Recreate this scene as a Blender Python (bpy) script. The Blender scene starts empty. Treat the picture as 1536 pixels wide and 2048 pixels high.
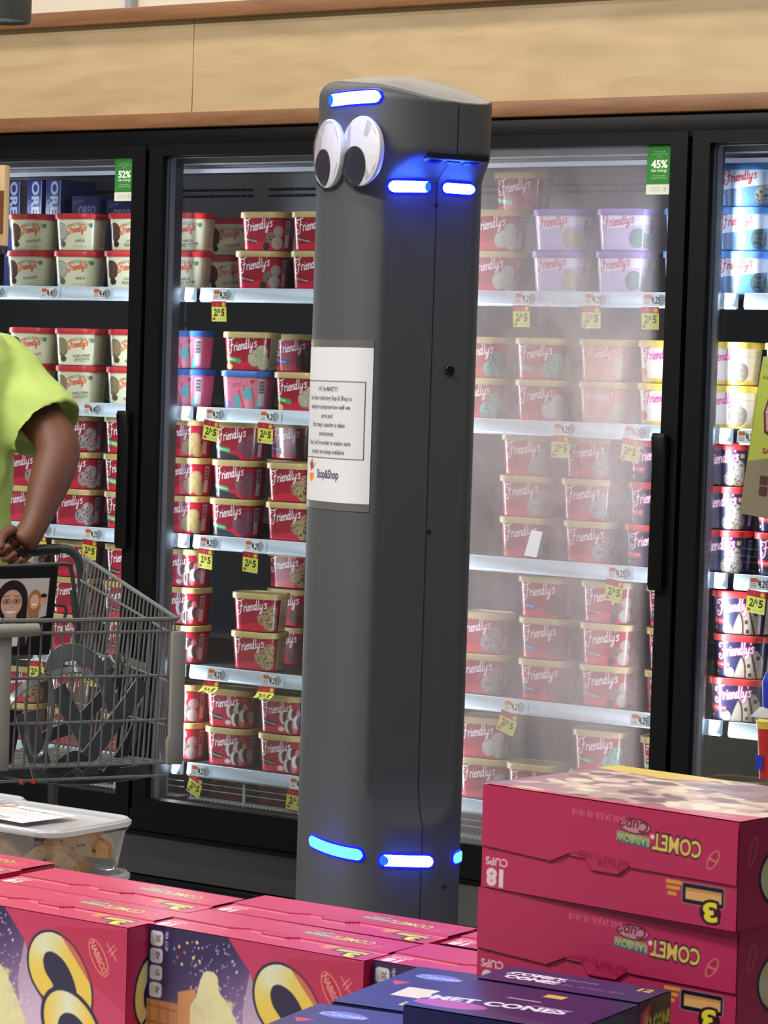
import bpy, bmesh, math, random
import numpy as np
from mathutils import Vector, Matrix, Quaternion
random.seed(7); np.random.seed(7)
S = bpy.context.scene
COL = S.collection

# ------------------------------------------------------------------ camera
# world: +X runs right along the freezer wall, +Y goes into the freezers, +Z up
FPX = 5700.0; CXP, CYP = 768.0, 1024.0; CAMH = 1.35
_v = np.array([-8237., 527., -FPX]); _v /= np.linalg.norm(_v)
_d = FPX*FPX/(527-8237*.031); _u = np.array([.031*_d, _d, FPX]); _u /= np.linalg.norm(_u)
_X = -_v; _Z = _u; _Y = np.cross(_Z, _X)
RM = np.array([_X, _Y, _Z]); CAMP = np.array([0., 0., CAMH])
cam_d = bpy.data.cameras.new('camera'); cam = bpy.data.objects.new('camera', cam_d); COL.objects.link(cam)
cam_d.sensor_fit = 'VERTICAL'; cam_d.sensor_height = 36.0; cam_d.sensor_width = 27.0
cam_d.lens = FPX/2048*36.0; cam_d.clip_start = .05; cam_d.clip_end = 100
mw = Matrix([[*RM[i], CAMP[i]] for i in range(3)] + [[0, 0, 0, 1]])
cam.matrix_world = mw
S.camera = cam

def _ray(x, y): return RM @ np.array([x-CXP, -(y-CYP), -FPX])
def atY(x, y, v): d = _ray(x, y); return CAMP + d*(v-CAMP[1])/d[1]
def atX(x, y, v): d = _ray(x, y); return CAMP + d*(v-CAMP[0])/d[0]
def atZ(x, y, v): d = _ray(x, y); return CAMP + d*(v-CAMP[2])/d[2]
def atD(x, y, dep): d = _ray(x, y); return CAMP + d*dep/FPX
def atP(x, y, p0, n):
    d = _ray(x, y); n = np.array(n, float); p0 = np.array(p0, float)
    return CAMP + d*np.dot(p0-CAMP, n)/np.dot(d, n)

# ------------------------------------------------------------------ world, exposure
S.view_settings.view_transform = 'Standard'; S.view_settings.look = 'None'
S.view_settings.gamma = 1.0; S.view_settings.use_curve_mapping = False
S.view_settings.exposure = 0.0
W = bpy.data.worlds.new('store'); S.world = W; W.use_nodes = True
W.node_tree.nodes['Background'].inputs[0].default_value = (.80, .82, .88, 1)
W.node_tree.nodes['Background'].inputs[1].default_value = .085

def area(name, loc, target, sx, sy, power, col=(1, 1, 1), spread=180):
    l = bpy.data.lights.new(name, 'AREA'); l.shape = 'RECTANGLE'; l.size = sx; l.size_y = sy
    l.energy = power; l.color = col; l.spread = math.radians(spread)
    o = bpy.data.objects.new(name, l); COL.objects.link(o); o.location = loc
    o.rotation_euler = (Vector(target)-Vector(loc)).to_track_quat('-Z', 'Y').to_euler()
    return o
# ceiling tube rows of the store, running along the aisle
area('ceiling_light_row', (-4.9, .6, 4.2), (-4.9, .6, 0), 3.5, .5, 430, (1, .95, .88))
area('ceiling_light_row', (-1.9, 2.6, 4.2), (-1.9, 2.6, 0), 4.0, .35, 78, (1, .95, .88))
area('ceiling_light_row', (-1.6, -.9, 4.2), (-1.6, -.9, 0), 4.0, .35, 56, (1, .96, .9))
# added warm light without a fixture, for the fascia and the robot cap highlight
area('added_fascia_light', (-3.6, 5.0, 3.05), (-3.6, 5.12, 0), 5.0, .16, 36, (1, .90, .76))

# ------------------------------------------------------------------ materials
def lin(c):
    c = np.asarray(c, float)/255.0
    return np.where(c <= .04045, c/12.92, ((c+.055)/1.055)**2.4)
def mat(name, col=(128, 128, 128), rough=.5, metal=0, bump=0, bscale=60, vary=0, vscale=8, coat=0, emit=None, estr=0, trans=0, spec=.5):
    m = bpy.data.materials.new(name); m.use_nodes = True; nt = m.node_tree; b = nt.nodes['Principled BSDF']
    c = (*[float(x) for x in lin(col)], 1)
    b.inputs['Base Color'].default_value = c; b.inputs['Roughness'].default_value = rough
    b.inputs['Metallic'].default_value = metal; b.inputs['Coat Weight'].default_value = coat
    b.inputs['Specular IOR Level'].default_value = spec
    tc = nt.nodes.new('ShaderNodeTexCoord')
    if vary:
        n = nt.nodes.new('ShaderNodeTexNoise'); n.inputs['Scale'].default_value = vscale; n.inputs['Detail'].default_value = 5
        nt.links.new(tc.outputs['Object'], n.inputs['Vector'])
        mx = nt.nodes.new('ShaderNodeMix'); mx.data_type = 'RGBA'
        mx.inputs[6].default_value = (*[x*(1-vary) for x in c[:3]], 1); mx.inputs[7].default_value = (*[min(1, x*(1+vary)) for x in c[:3]], 1)
        nt.links.new(n.outputs[0], mx.inputs[0]); nt.links.new(mx.outputs[2], b.inputs['Base Color'])
    if bump:
        n = nt.nodes.new('ShaderNodeTexNoise'); n.inputs['Scale'].default_value = bscale; n.inputs['Detail'].default_value = 4
        nt.links.new(tc.outputs['Object'], n.inputs['Vector'])
        bp = nt.nodes.new('ShaderNodeBump'); bp.inputs['Strength'].default_value = bump; bp.inputs['Distance'].default_value = .01
        nt.links.new(n.outputs[0], bp.inputs['Height']); nt.links.new(bp.outputs[0], b.inputs['Normal'])
    if emit is not None:
        b.inputs['Emission Color'].default_value = (*[float(x) for x in lin(emit)], 1); b.inputs['Emission Strength'].default_value = estr
    if trans: b.inputs['Transmission Weight'].default_value = trans
    return m
def print_mat(name, rough=.4, coat=0, spec=.5):
    m = mat(name, (255, 255, 255), rough, coat=coat, spec=spec); nt = m.node_tree
    a = nt.nodes.new('ShaderNodeAttribute'); a.attribute_name = 'print'
    nt.links.new(a.outputs['Color'], nt.nodes['Principled BSDF'].inputs['Base Color'])
    return m
def glass_mat(name, tint=(1, 1, 1), refl=.10, rough=.02, fog=None):
    m = bpy.data.materials.new(name); m.use_nodes = True; nt = m.node_tree; nt.nodes.clear()
    N = nt.nodes.new; L = nt.links.new
    out = N('ShaderNodeOutputMaterial'); tr = N('ShaderNodeBsdfTransparent'); tr.inputs[0].default_value = (*tint, 1)
    gl = N('ShaderNodeBsdfGlossy'); gl.inputs['Roughness'].default_value = rough
    lw = N('ShaderNodeLayerWeight'); lw.inputs[0].default_value = .5
    pw = N('ShaderNodeMath'); pw.operation = 'POWER'; pw.inputs[1].default_value = 4.5; L(lw.outputs['Facing'], pw.inputs[0])
    mu = N('ShaderNodeMath'); mu.operation = 'MULTIPLY_ADD'; mu.inputs[1].default_value = .7; mu.inputs[2].default_value = refl; mu.use_clamp = True
    L(pw.outputs[0], mu.inputs[0])
    mx = N('ShaderNodeMixShader'); L(mu.outputs[0], mx.inputs[0]); L(tr.outputs[0], mx.inputs[1]); L(gl.outputs[0], mx.inputs[2])
    last = mx.outputs[0]
    if fog:
        df = N('ShaderNodeBsdfDiffuse'); df.inputs[0].default_value = (.80, .74, .75, 1)
        tl = N('ShaderNodeBsdfTranslucent'); tl.inputs[0].default_value = (.90, .80, .80, 1)
        fm = N('ShaderNodeMixShader'); fm.inputs[0].default_value = .6; L(df.outputs[0], fm.inputs[1]); L(tl.outputs[0], fm.inputs[2])
        f = fog(nt)
        m2 = N('ShaderNodeMixShader'); L(f, m2.inputs[0]); L(last, m2.inputs[1]); L(fm.outputs[0], m2.inputs[2]); last = m2.outputs[0]
    L(last, out.inputs[0])
    return m

# ------------------------------------------------------------------ object helpers
def me_from(verts, faces, name='mesh', smooth=False):
    me = bpy.data.meshes.new(name); me.from_pydata([tuple(map(float, v)) for v in verts], [], [tuple(f) for f in faces]); me.update()
    if smooth: me.polygons.foreach_set('use_smooth', [True]*len(me.polygons))
    return me
def link(name, me, m=None, parent=None, loc=None, rot=None):
    o = bpy.data.objects.new(name, me); COL.objects.link(o)
    if m is not None and len(me.materials) == 0: me.materials.append(m)
    if parent is not None: o.parent = parent
    if loc is not None: o.location = loc
    if rot is not None: o.rotation_euler = rot
    return o
def tag(o, label=None, cat=None, group=None, kind=None):
    if label: o['label'] = label
    if cat: o['category'] = cat
    if group: o['group'] = group
    if kind: o['kind'] = kind
    return o
def thing(name, label, cat, loc=(0, 0, 0), rz=0, group=None):
    o = bpy.data.objects.new(name, None); COL.objects.link(o); o.empty_display_size = .05
    o.location = tuple(map(float, loc)); o.rotation_euler = (0, 0, rz)
    return tag(o, label, cat, group)
class MB:
    def __init__(s): s.v = []; s.f = []
    def add(s, v, f):
        n = len(s.v); s.v += [tuple(map(float, p)) for p in v]; s.f += [tuple(i+n for i in q) for q in f]; return s
    def box(s, a, b):
        x0, y0, z0 = a; x1, y1, z1 = b
        return s.add([(x0,y0,z0),(x1,y0,z0),(x1,y1,z0),(x0,y1,z0),(x0,y0,z1),(x1,y0,z1),(x1,y1,z1),(x0,y1,z1)],
                     [(0,3,2,1),(4,5,6,7),(0,1,5,4),(1,2,6,5),(2,3,7,6),(3,0,4,7)])
    def tube(s, pts, r, n=8, closed=False):
        P = [Vector(p) for p in pts]; rs = r if hasattr(r, '__len__') else [r]*len(P)
        rings = []; up = None
        for i, p in enumerate(P):
            if closed: t = (P[(i+1) % len(P)]-P[i-1])
            else: t = (P[min(i+1, len(P)-1)]-P[max(i-1, 0)])
            t.normalize()
            if up is None: up = t.orthogonal().normalized()
            else: up = (up - t*up.dot(t)).normalized()
            q = t.cross(up)
            rings.append([p+(up*math.cos(2*math.pi*k/n)+q*math.sin(2*math.pi*k/n))*rs[i] for k in range(n)])
        v = [x for R in rings for x in R]; f = []
        m = len(P)
        for i in range(m if closed else m-1):
            for k in range(n):
                a = i*n+k; b = i*n+(k+1) % n; j = (i+1) % m
                f.append((a, b, j*n+(k+1) % n, j*n+k))
        if not closed: f.append(tuple(reversed(range(n)))); f.append(tuple((m-1)*n+k for k in range(n)))
        return s.add(v, f)
    def loft(s, rings, cap0=True, cap1=True):
        n = len(rings[0]); v = [p for R in rings for p in R]; f = []
        for i in range(len(rings)-1):
            for k in range(n): f.append((i*n+k, i*n+(k+1) % n, (i+1)*n+(k+1) % n, (i+1)*n+k))
        if cap0: f.append(tuple(reversed(range(n))))
        if cap1: f.append(tuple((len(rings)-1)*n+k for k in range(n)))
        return s.add(v, f)
    def prism(s, poly, z0, z1):
        n = len(poly)
        return s.loft([[(x, y, z0) for x, y in poly], [(x, y, z1) for x, y in poly]])
    def mesh(s, name='mesh', smooth=False, bevel=0, seg=2, angle=35):
        me = me_from(s.v, s.f, name)
        if bevel or smooth:
            bm = bmesh.new(); bm.from_mesh(me); bmesh.ops.recalc_face_normals(bm, faces=bm.faces)
            if bevel:
                ed = [e for e in bm.edges if len(e.link_faces) == 2 and e.calc_face_angle(0) > math.radians(angle)]
                bmesh.ops.bevel(bm, geom=ed, offset=bevel, segments=seg, affect='EDGES', profile=.5, clamp_overlap=True)
            for e in bm.edges:
                if len(e.link_faces) == 2 and e.calc_face_angle(0) > math.radians(40): e.smooth = False
            for f in bm.faces: f.smooth = True
            bm.to_mesh(me); bm.free()
        return me
    def build(s, name, m, parent=None, smooth=False, bevel=0, loc=None, rot=None, seg=2):
        return link(name, s.mesh(name, smooth, bevel, seg), m, parent, loc, rot)
def rbox(name, a, b, m, parent=None, bevel=.002, loc=None, rot=None):
    lo = [min(a[i], b[i]) for i in range(3)]; hi = [max(a[i], b[i]) for i in range(3)]
    return MB().box(lo, hi).build(name, m, parent, bevel=bevel, loc=loc, rot=rot)
def rrect(w, d, r, n=6, cx=0, cy=0):
    p = []
    for (sx, sy, a0) in ((1, -1, -90), (1, 1, 0), (-1, 1, 90), (-1, -1, 180)):
        for k in range(n+1):
            a = math.radians(a0+90*k/n); p.append((cx+sx*(w/2-r)+r*math.cos(a), cy+sy*(d/2-r)+r*math.sin(a)))
    return p
def arch(cx, cy, rx, ry, a0, a1, n=24):
    return [(cx+rx*math.cos(math.radians(a0+(a1-a0)*k/n)), cy+ry*math.sin(math.radians(a0+(a1-a0)*k/n))) for k in range(n+1)]
def catmull(pts, n=8):
    P = [np.array(p, float) for p in pts]; out = []
    for i in range(len(P)-1):
        p0 = P[max(i-1, 0)]; p1 = P[i]; p2 = P[i+1]; p3 = P[min(i+2, len(P)-1)]
        for k in range(n):
            t = k/n
            out.append(.5*((2*p1)+(-p0+p2)*t+(2*p0-5*p1+4*p2-p3)*t*t+(-p0+3*p1-3*p2+p3)*t**3))
    out.append(P[-1]); return out

# ------------------------------------------------------------------ flat print: shapes and lettering laid into the vertex colours of a fine grid
_tt = {}
def text_tris(s, bold):
    key = (s, bold)
    if key in _tt: return _tt[key]
    cu = bpy.data.curves.new('t', 'FONT'); cu.body = s; cu.size = 1; cu.resolution_u = 3; cu.offset = bold; cu.align_x = 'LEFT'
    o = bpy.data.objects.new('t', cu); COL.objects.link(o)
    dg = bpy.context.evaluated_depsgraph_get(); dg.update()
    oe = o.evaluated_get(dg); me = oe.to_mesh(); me.calc_loop_triangles()
    v = np.array([(p.co.x, p.co.y) for p in me.vertices]) if len(me.vertices) else np.zeros((0, 2))
    t = np.array([tuple(q.vertices) for q in me.loop_triangles], int) if len(me.loop_triangles) else np.zeros((0, 3), int)
    oe.to_mesh_clear(); bpy.data.objects.remove(o); bpy.data.curves.remove(cu)
    T = v[t] if len(t) else np.zeros((0, 3, 2))
    if len(T): T = T - np.array([T[..., 0].min(), 0])
    T = T/.7
    _tt[key] = T; return T
class Cv:
    def __init__(s, x0, x1, y0, y1, res, bg):       # metres, samples per metre
        s.x0, s.y0 = x0, y0; s.res = res*2; s.nx = int(round((x1-x0)*s.res)); s.ny = int(round((y1-y0)*s.res))
        s.x1, s.y1 = x1, y1
        s.a = np.empty((s.ny, s.nx, 3)); s.a[:] = bg; s.h = None
    def _bb(s, xa, xb, ya, yb):
        i0 = max(0, int((xa-s.x0)*s.res)-1); i1 = min(s.nx, int((xb-s.x0)*s.res)+2)
        j0 = max(0, int((ya-s.y0)*s.res)-1); j1 = min(s.ny, int((yb-s.y0)*s.res)+2)
        if i1 <= i0 or j1 <= j0: return None
        X = s.x0+(np.arange(i0, i1)+.5)/s.res; Y = s.y0+(np.arange(j0, j1)+.5)/s.res
        return i0, i1, j0, j1, X[None, :], Y[:, None]
    def put(s, bb, m, col, al=1.0):
        i0, i1, j0, j1 = bb[:4]; sub = s.a[j0:j1, i0:i1]; k = (m*al)[..., None]
        if callable(col): c = col(bb[4]+0*bb[5], bb[5]+0*bb[4])
        else: c = np.array(col, float)
        sub[:] = sub*(1-k)+c*k
    def pmask(s, pts):
        P = np.array(pts, float); bb = s._bb(P[:, 0].min(), P[:, 0].max(), P[:, 1].min(), P[:, 1].max())
        if bb is None: return None, None
        X, Y = bb[4], bb[5]; m = np.zeros((bb[3]-bb[2], bb[1]-bb[0]), bool); n = len(P)
        for i in range(n):
            xa, ya = P[i]; xb, yb = P[(i+1) % n]
            if ya == yb: continue
            c = ((ya > Y) != (yb > Y)) & (X < (xb-xa)*(Y-ya)/(yb-ya)+xa); m ^= c
        return bb, m
    def poly(s, pts, col, al=1.0):
        bb, m = s.pmask(pts)
        if bb is not None: s.put(bb, m.astype(float), col, al)
    def rect(s, xa, ya, xb, yb, col, al=1.0): s.poly([(xa, ya), (xb, ya), (xb, yb), (xa, yb)], col, al)
    def rrect(s, xa, ya, xb, yb, r, col, al=1.0): s.poly(rrect(xb-xa, yb-ya, r, 5, (xa+xb)/2, (ya+yb)/2), col, al)
    def ell(s, cx, cy, rx, ry, col, rot=0, al=1.0, soft=0):
        R = max(rx, ry); bb = s._bb(cx-R, cx+R, cy-R, cy+R)
        if bb is None: return
        a = math.radians(rot); dx = bb[4]-cx; dy = bb[5]-cy
        u = (dx*math.cos(a)+dy*math.sin(a))/rx; v = (-dx*math.sin(a)+dy*math.cos(a))/ry
        q = u*u+v*v; m = np.clip((1-q)/soft, 0, 1) if soft else (q < 1).astype(float)
        s.put(bb, m, col, al)
    def line(s, pts, w, col, al=1.0, smooth=0):
        if smooth: pts = catmull(pts, smooth)
        P = np.array([tuple(p) for p in pts], float); bb = s._bb(P[:, 0].min()-w, P[:, 0].max()+w, P[:, 1].min()-w, P[:, 1].max()+w)
        if bb is None: return
        X, Y = bb[4], bb[5]; d = np.full((bb[3]-bb[2], bb[1]-bb[0]), 9.0)
        for i in range(len(P)-1):
            ax, ay = P[i]; bx, by = P[i+1]; L = (bx-ax)**2+(by-ay)**2+1e-16
            t = np.clip(((X-ax)*(bx-ax)+(Y-ay)*(by-ay))/L, 0, 1)
            d = np.minimum(d, np.hypot(X-ax-t*(bx-ax), Y-ay-t*(by-ay)))
        s.put(bb, (d < w/2).astype(float), col, al)
    def text(s, st, x, y, h, col, rot=0, bold=.02, sx=1.0, shear=0, align='c', al=1.0, arcs=0):
        T = text_tris(st, bold)
        if not len(T): return
        T = T.copy(); w = T[..., 0].max()
        off = {'c': w/2, 'l': 0, 'r': w}[align]
        xx = (T[..., 0]-off)*sx+T[..., 1]*shear; yy = T[..., 1]-.5
        if arcs: yy = yy-arcs*(xx/(w*sx/2))**2
        a = math.radians(rot); X_ = x+h*(xx*math.cos(a)-yy*math.sin(a)); Y_ = y+h*(xx*math.sin(a)+yy*math.cos(a))
        xa, xb, ya, yb = X_.min(), X_.max(), Y_.min(), Y_.max(); bb = s._bb(xa, xb, ya, yb)
        if bb is None: return
        i0, i1, j0, j1 = bb[:4]; m = np.zeros((j1-j0, i1-i0), bool)
        PX = (X_-s.x0)*s.res-.5-i0; PY = (Y_-s.y0)*s.res-.5-j0
        for k in range(len(PX)):
            ax, bx, cx = PX[k]; ay, by, cy = PY[k]
            a0 = max(0, int(math.ceil(min(ax, bx, cx)))); a1 = min(i1-i0-1, int(max(ax, bx, cx)))
            b0 = max(0, int(math.ceil(min(ay, by, cy)))); b1 = min(j1-j0-1, int(max(ay, by, cy)))
            if a1 < a0 or b1 < b0: continue
            gx = np.arange(a0, a1+1)[None, :]; gy = np.arange(b0, b1+1)[:, None]
            e1 = (bx-ax)*(gy-ay)-(by-ay)*(gx-ax); e2 = (cx-bx)*(gy-by)-(cy-by)*(gx-bx); e3 = (ax-cx)*(gy-cy)-(ay-cy)*(gx-cx)
            m[b0:b1+1, a0:a1+1] |= ((e1 >= 0) & (e2 >= 0) & (e3 >= 0)) | ((e1 <= 0) & (e2 <= 0) & (e3 <= 0))
        s.put(bb, m.astype(float), col, al)
    def fuzz(s, amt, scale=1):
        n = np.random.rand(s.ny//scale+1, s.nx//scale+1).repeat(scale, 0).repeat(scale, 1)[:s.ny, :s.nx]
        s.a *= (1+(n-.5)*amt)[..., None]
    def sample(s, U, V):
        A = s.a; A = (A[0:s.ny//2*2:2, 0:s.nx//2*2:2]+A[1:s.ny//2*2:2, 0:s.nx//2*2:2]+A[0:s.ny//2*2:2, 1:s.nx//2*2:2]+A[1:s.ny//2*2:2, 1:s.nx//2*2:2])/4
        r = s.res/2; x = np.clip((U-s.x0)*r-.5, 0, A.shape[1]-1.001); y = np.clip((V-s.y0)*r-.5, 0, A.shape[0]-1.001)
        i = x.astype(int); j = y.astype(int); fx = (x-i)[..., None]; fy = (y-j)[..., None]
        return (A[j, i]*(1-fx)+A[j, i+1]*fx)*(1-fy)+(A[j+1, i]*(1-fx)+A[j+1, i+1]*fx)*fy
def grid_mesh(name, P, C, wrap=False, keep=None, smooth=True):
    nv, nu = P.shape[:2]; me = bpy.data.meshes.new(name)
    J, I = np.meshgrid(np.arange(nv-1), np.arange(nu if wrap else nu-1), indexing='ij'); I2 = (I+1) % nu
    F = np.stack([J*nu+I, J*nu+I2, (J+1)*nu+I2, (J+1)*nu+I], -1).reshape(-1, 4)
    if keep is not None: F = F[keep.reshape(-1)]
    nf = len(F); me.vertices.add(nv*nu); me.vertices.foreach_set('co', P.astype(np.float32).ravel())
    me.loops.add(nf*4); me.loops.foreach_set('vertex_index', F.astype(np.int32).ravel())
    me.polygons.add(nf); me.polygons.foreach_set('loop_start', np.arange(nf, dtype=np.int32)*4)
    try: me.polygons.foreach_set('loop_total', np.full(nf, 4, np.int32))
    except Exception: pass
    me.update(calc_edges=True)
    me.polygons.foreach_set('use_smooth', np.full(nf, smooth))
    at = me.color_attributes.new('print', 'FLOAT_COLOR', 'POINT'); L = lin(np.clip(C, 0, 255)).reshape(-1, 3)
    at.data.foreach_set('color', np.concatenate([L, np.ones((len(L), 1))], 1).astype(np.float32).ravel())
    return me
def panel(name, cv, m, parent, origin, ux, uy, res=None, nrm=None, disp=None, curve=None, thick=0):
    """printed sheet: cv x along ux, cv y along uy from origin (all in the parent's space)"""
    r = res or cv.res/2; nu = max(2, int((cv.x1-cv.x0)*r)); nv = max(2, int((cv.y1-cv.y0)*r))
    u = np.linspace(cv.x0, cv.x1, nu); v = np.linspace(cv.y0, cv.y1, nv); U, V = np.meshgrid(u, v)
    C = cv.sample(U, V); ux = np.array(ux, float); uy = np.array(uy, float); n = np.cross(ux, uy)
    if curve: P = curve(U, V)
    else: P = np.array(origin, float)+U[..., None]*ux+V[..., None]*uy
    if disp is not None: P = P+disp(U, V)[..., None]*n
    return link(name, grid_mesh(name, P, C, smooth=disp is None), m, parent)
# the handwriting-like word on the tubs, as pen strokes (x height = 1)
SCRIPT = [[(1.6,2.42),(1.05,2.3),(.55,2.2),(.15,2.3),(-.15,2.0),(.0,1.65),(.3,1.75)],
 [(1.0,2.3),(.92,1.5),(.8,.7),(.55,-.05),(.1,-.35),(-.35,-.1),(-.35,.4),(.0,.5),(.1,.2)], [(.5,1.15),(1.25,1.25)],
 [(1.4,0),(1.5,.95)], [(1.47,.6),(1.72,1.0),(1.92,.92)],
 [(2.12,.95),(2.02,.15),(2.18,0),(2.35,.2)], [(2.17,1.36),(2.18,1.4)],
 [(2.45,.5),(2.85,.62),(2.78,.98),(2.52,.88),(2.42,.4),(2.6,0),(2.95,.18)],
 [(3.12,.95),(3.05,0)], [(3.1,.6),(3.38,1.0),(3.56,.8),(3.5,.12),(3.7,.05)],
 [(4.3,.8),(4.02,1.0),(3.82,.5),(3.95,.02),(4.2,.3)], [(4.45,2.0),(4.28,.15),(4.48,0)],
 [(4.98,2.0),(4.75,.6),(4.8,.02),(5.0,.12)],
 [(5.2,.95),(5.18,.2),(5.42,.05),(5.62,.35)], [(5.8,.95),(5.65,0),(5.4,-.8),(5.1,-.9),(5.12,-.5),(5.6,-.15)],
 [(6.12,2.0),(6.05,1.55)], [(6.65,.85),(6.38,1.0),(6.22,.75),(6.56,.4),(6.45,.02),(6.1,.1)]]
def script(cv, x, y, u, col, edge=None, rot=9, w=.23):
    a = math.radians(rot); ca, sa = math.cos(a), math.sin(a)
    tr = lambda p: (x+u*((p[0]+.12*p[1])*ca-p[1]*sa), y+u*((p[0]+.12*p[1])*sa+p[1]*ca))
    st = [[tr(p) for p in s_] for s_ in SCRIPT]
    if edge is not None:
        for s_ in st: cv.line(s_, u*(w+.28), edge, smooth=5)
    for s_ in st: cv.line(s_, u*w, col, smooth=5)

# ================================================================== MATERIALS
M = {}
M['floor'] = mat('floor_vinyl', (150, 146, 138), .35, vary=.08, vscale=3)
M['black'] = mat('black_frame', (8, 9, 12), .45, bump=.05, bscale=300, spec=.22)
M['black2'] = mat('black_frame_gap', (6, 6, 9), .6)
M['kick'] = mat('charcoal_kick_plate', (52, 53, 56), .55, bump=.05, bscale=200)
M['liner'] = mat('freezer_liner', (150, 150, 154), .5)
M['liner_dark'] = mat('freezer_back_dark', (44, 42, 44), .6)
M['wire'] = mat('white_coated_wire', (190, 194, 198), .4)
M['rail'] = mat('white_price_rail', (206, 222, 236), .35)
M['alu'] = mat('brushed_aluminium', (72, 77, 86), .5)
M['steel'] = mat('dull_mullion_metal', (30, 34, 40), .5, metal=.0, vary=.25, vscale=5)
M['slot'] = mat('dark_slot', (18, 18, 20), .7)
M['print'] = print_mat('printed_card', .30)
M['print_gloss'] = print_mat('printed_tub_film', .28, coat=.35)
M['paper'] = print_mat('printed_paper', .8, spec=.2)
def wood(name, c1, c2, sc, rough=.5):
    m = mat(name, c1, rough); nt = m.node_tree; N = nt.nodes.new; L = nt.links.new; b = nt.nodes['Principled BSDF']
    tc = N('ShaderNodeTexCoord'); mp = N('ShaderNodeMapping'); mp.inputs['Scale'].default_value = sc
    L(tc.outputs['Object'], mp.inputs[0])
    n1 = N('ShaderNodeTexNoise'); n1.inputs['Scale'].default_value = 3; n1.inputs['Detail'].default_value = 8; n1.inputs['Distortion'].default_value = 1.2
    L(mp.outputs[0], n1.inputs['Vector'])
    cr = N('ShaderNodeValToRGB'); cr.color_ramp.elements[0].position = .3; cr.color_ramp.elements[1].position = .7
    cr.color_ramp.elements[0].color = (*[float(x) for x in lin(c1)], 1); cr.color_ramp.elements[1].color = (*[float(x) for x in lin(c2)], 1)
    L(n1.outputs[0], cr.inputs[0]); L(cr.outputs[0], b.inputs['Base Color'])
    return m
M['maple'] = wood('maple_laminate', (176, 152, 114), (196, 172, 134), (.9, 1, 5))
M['oak'] = wood('stained_oak_trim', (116, 78, 48), (142, 98, 62), (1.2, 1, 14))
M['plaster'] = mat('cream_plaster', (214, 206, 192), .8)

# ================================================================== SETTING
def struct(name, a, b, m, bevel=.0, label=None):
    o = rbox(name, a, b, m, bevel=bevel) if bevel else MB().box([min(p, q) for p, q in zip(a, b)], [max(p, q) for p, q in zip(a, b)]).build(name, m)
    o['kind'] = 'structure'
    if label: o['label'] = label
    return o
struct('floor', (-9, -1.5, -.05), (2, 7.5, 0), M['floor'], label='pale vinyl store floor')
# maple fascia above the freezers: sheets butted at a seam
fas = bpy.data.objects.new('wall_fascia', None); COL.objects.link(fas); fas['kind'] = 'structure'; fas['label'] = 'maple fascia above the freezers'
xs = [-7.0, -5.6, -4.377, -2.3, -.9]
for i in range(4):
    MB().box((xs[i]+.0008, 5.452, 1.975), (xs[i+1]-.0008, 5.50, 2.2)).build('fascia_panel', M['maple'], fas, bevel=.0008, seg=1)
struct('trim_1', (-7, 5.425, 1.9385), (-.9, 5.5, 1.9745), M['oak'], .003, 'lower oak trim under the fascia')
struct('trim_2', (-7, 5.425, 2.1995), (-.9, 5.5, 2.236), M['oak'], .003, 'upper oak trim above the fascia')
struct('wall_upper', (-7, 5.9, 1.99), (-.9, 5.95, 4.2), M['plaster'], label='cream wall above the fascia')
struct('trim_3', (-4.95, 5.87, 2.2), (-4.93, 5.899, 4.2), mat('grey_conduit', (150, 154, 164), .5), label='thin grey vertical strip on the cream wall')
struct('wall_top_ledge', (-7, 5.502, 2.16), (-.9, 5.899, 2.195), M['plaster'], label='ledge behind the fascia')

# ================================================================== FREEZER CASE
GAPS = [-6.011, -5.2555, -4.50, -3.7445, -2.989, -2.2335]
YG = 5.45
SH = [1.553, 1.258, .94, .615, .37]
fz = thing('freezer_case', 'long black glass-door freezer full of ice cream tubs under the maple fascia', 'freezer', (0, 0, 0))
XL, XR = GAPS[0], GAPS[-1]
b = MB(); b.box((XL-.05, 5.44, 1.885), (XR+.05, 6.35, 1.9375)); b.build('header', M['black'], fz, bevel=.002)
b = MB(); b.box((XL-.05, 6.28, .2), (XR+.05, 6.34, 1.885)); b.build('back_panel', M['liner_dark'], fz)
b = MB(); b.box((XL-.05, 5.56, 1.862), (XR+.05, 6.28, 1.885)); b.build('ceiling_liner', M['liner'], fz)
b = MB(); b.box((XL-.05, 5.60, .20), (XR+.05, 6.28, .262)); b.build('floor_liner', M['liner_dark'], fz)
for x in (XL-.05, XR+.01):
    MB().box((x, 5.45, .262), (x+.04, 6.28, 1.862)).build('side_panel', M['black'], fz)
b = MB(); b.box((XL-.05, 5.44, .208), (XR+.05, 5.60, .262)); b.build('sill', M['black'], fz, bevel=.004)
b = MB().loft([[(XL-.05, 5.50, .206), (XL-.05, 5.47, .20), (XL-.05, 5.435, .102), (XL-.05, 5.50, .10)],
               [(XR+.05, 5.50, .206), (XR+.05, 5.47, .20), (XR+.05, 5.435, .102), (XR+.05, 5.50, .10)]])
b.build('kick_plate', M['kick'], fz)
b = MB(); b.box((XL-.05, 5.42, .0), (XR+.05, 6.3, .085)); b.build('plinth', M['black'], fz, bevel=.006)
b = MB().tube([(XL-.05, 5.425, .088), (XR+.05, 5.425, .088)], .012, 12); b.build('bumper_rail', mat('black_glossy_bumper', (20, 20, 24), .18), fz, smooth=True)
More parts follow.
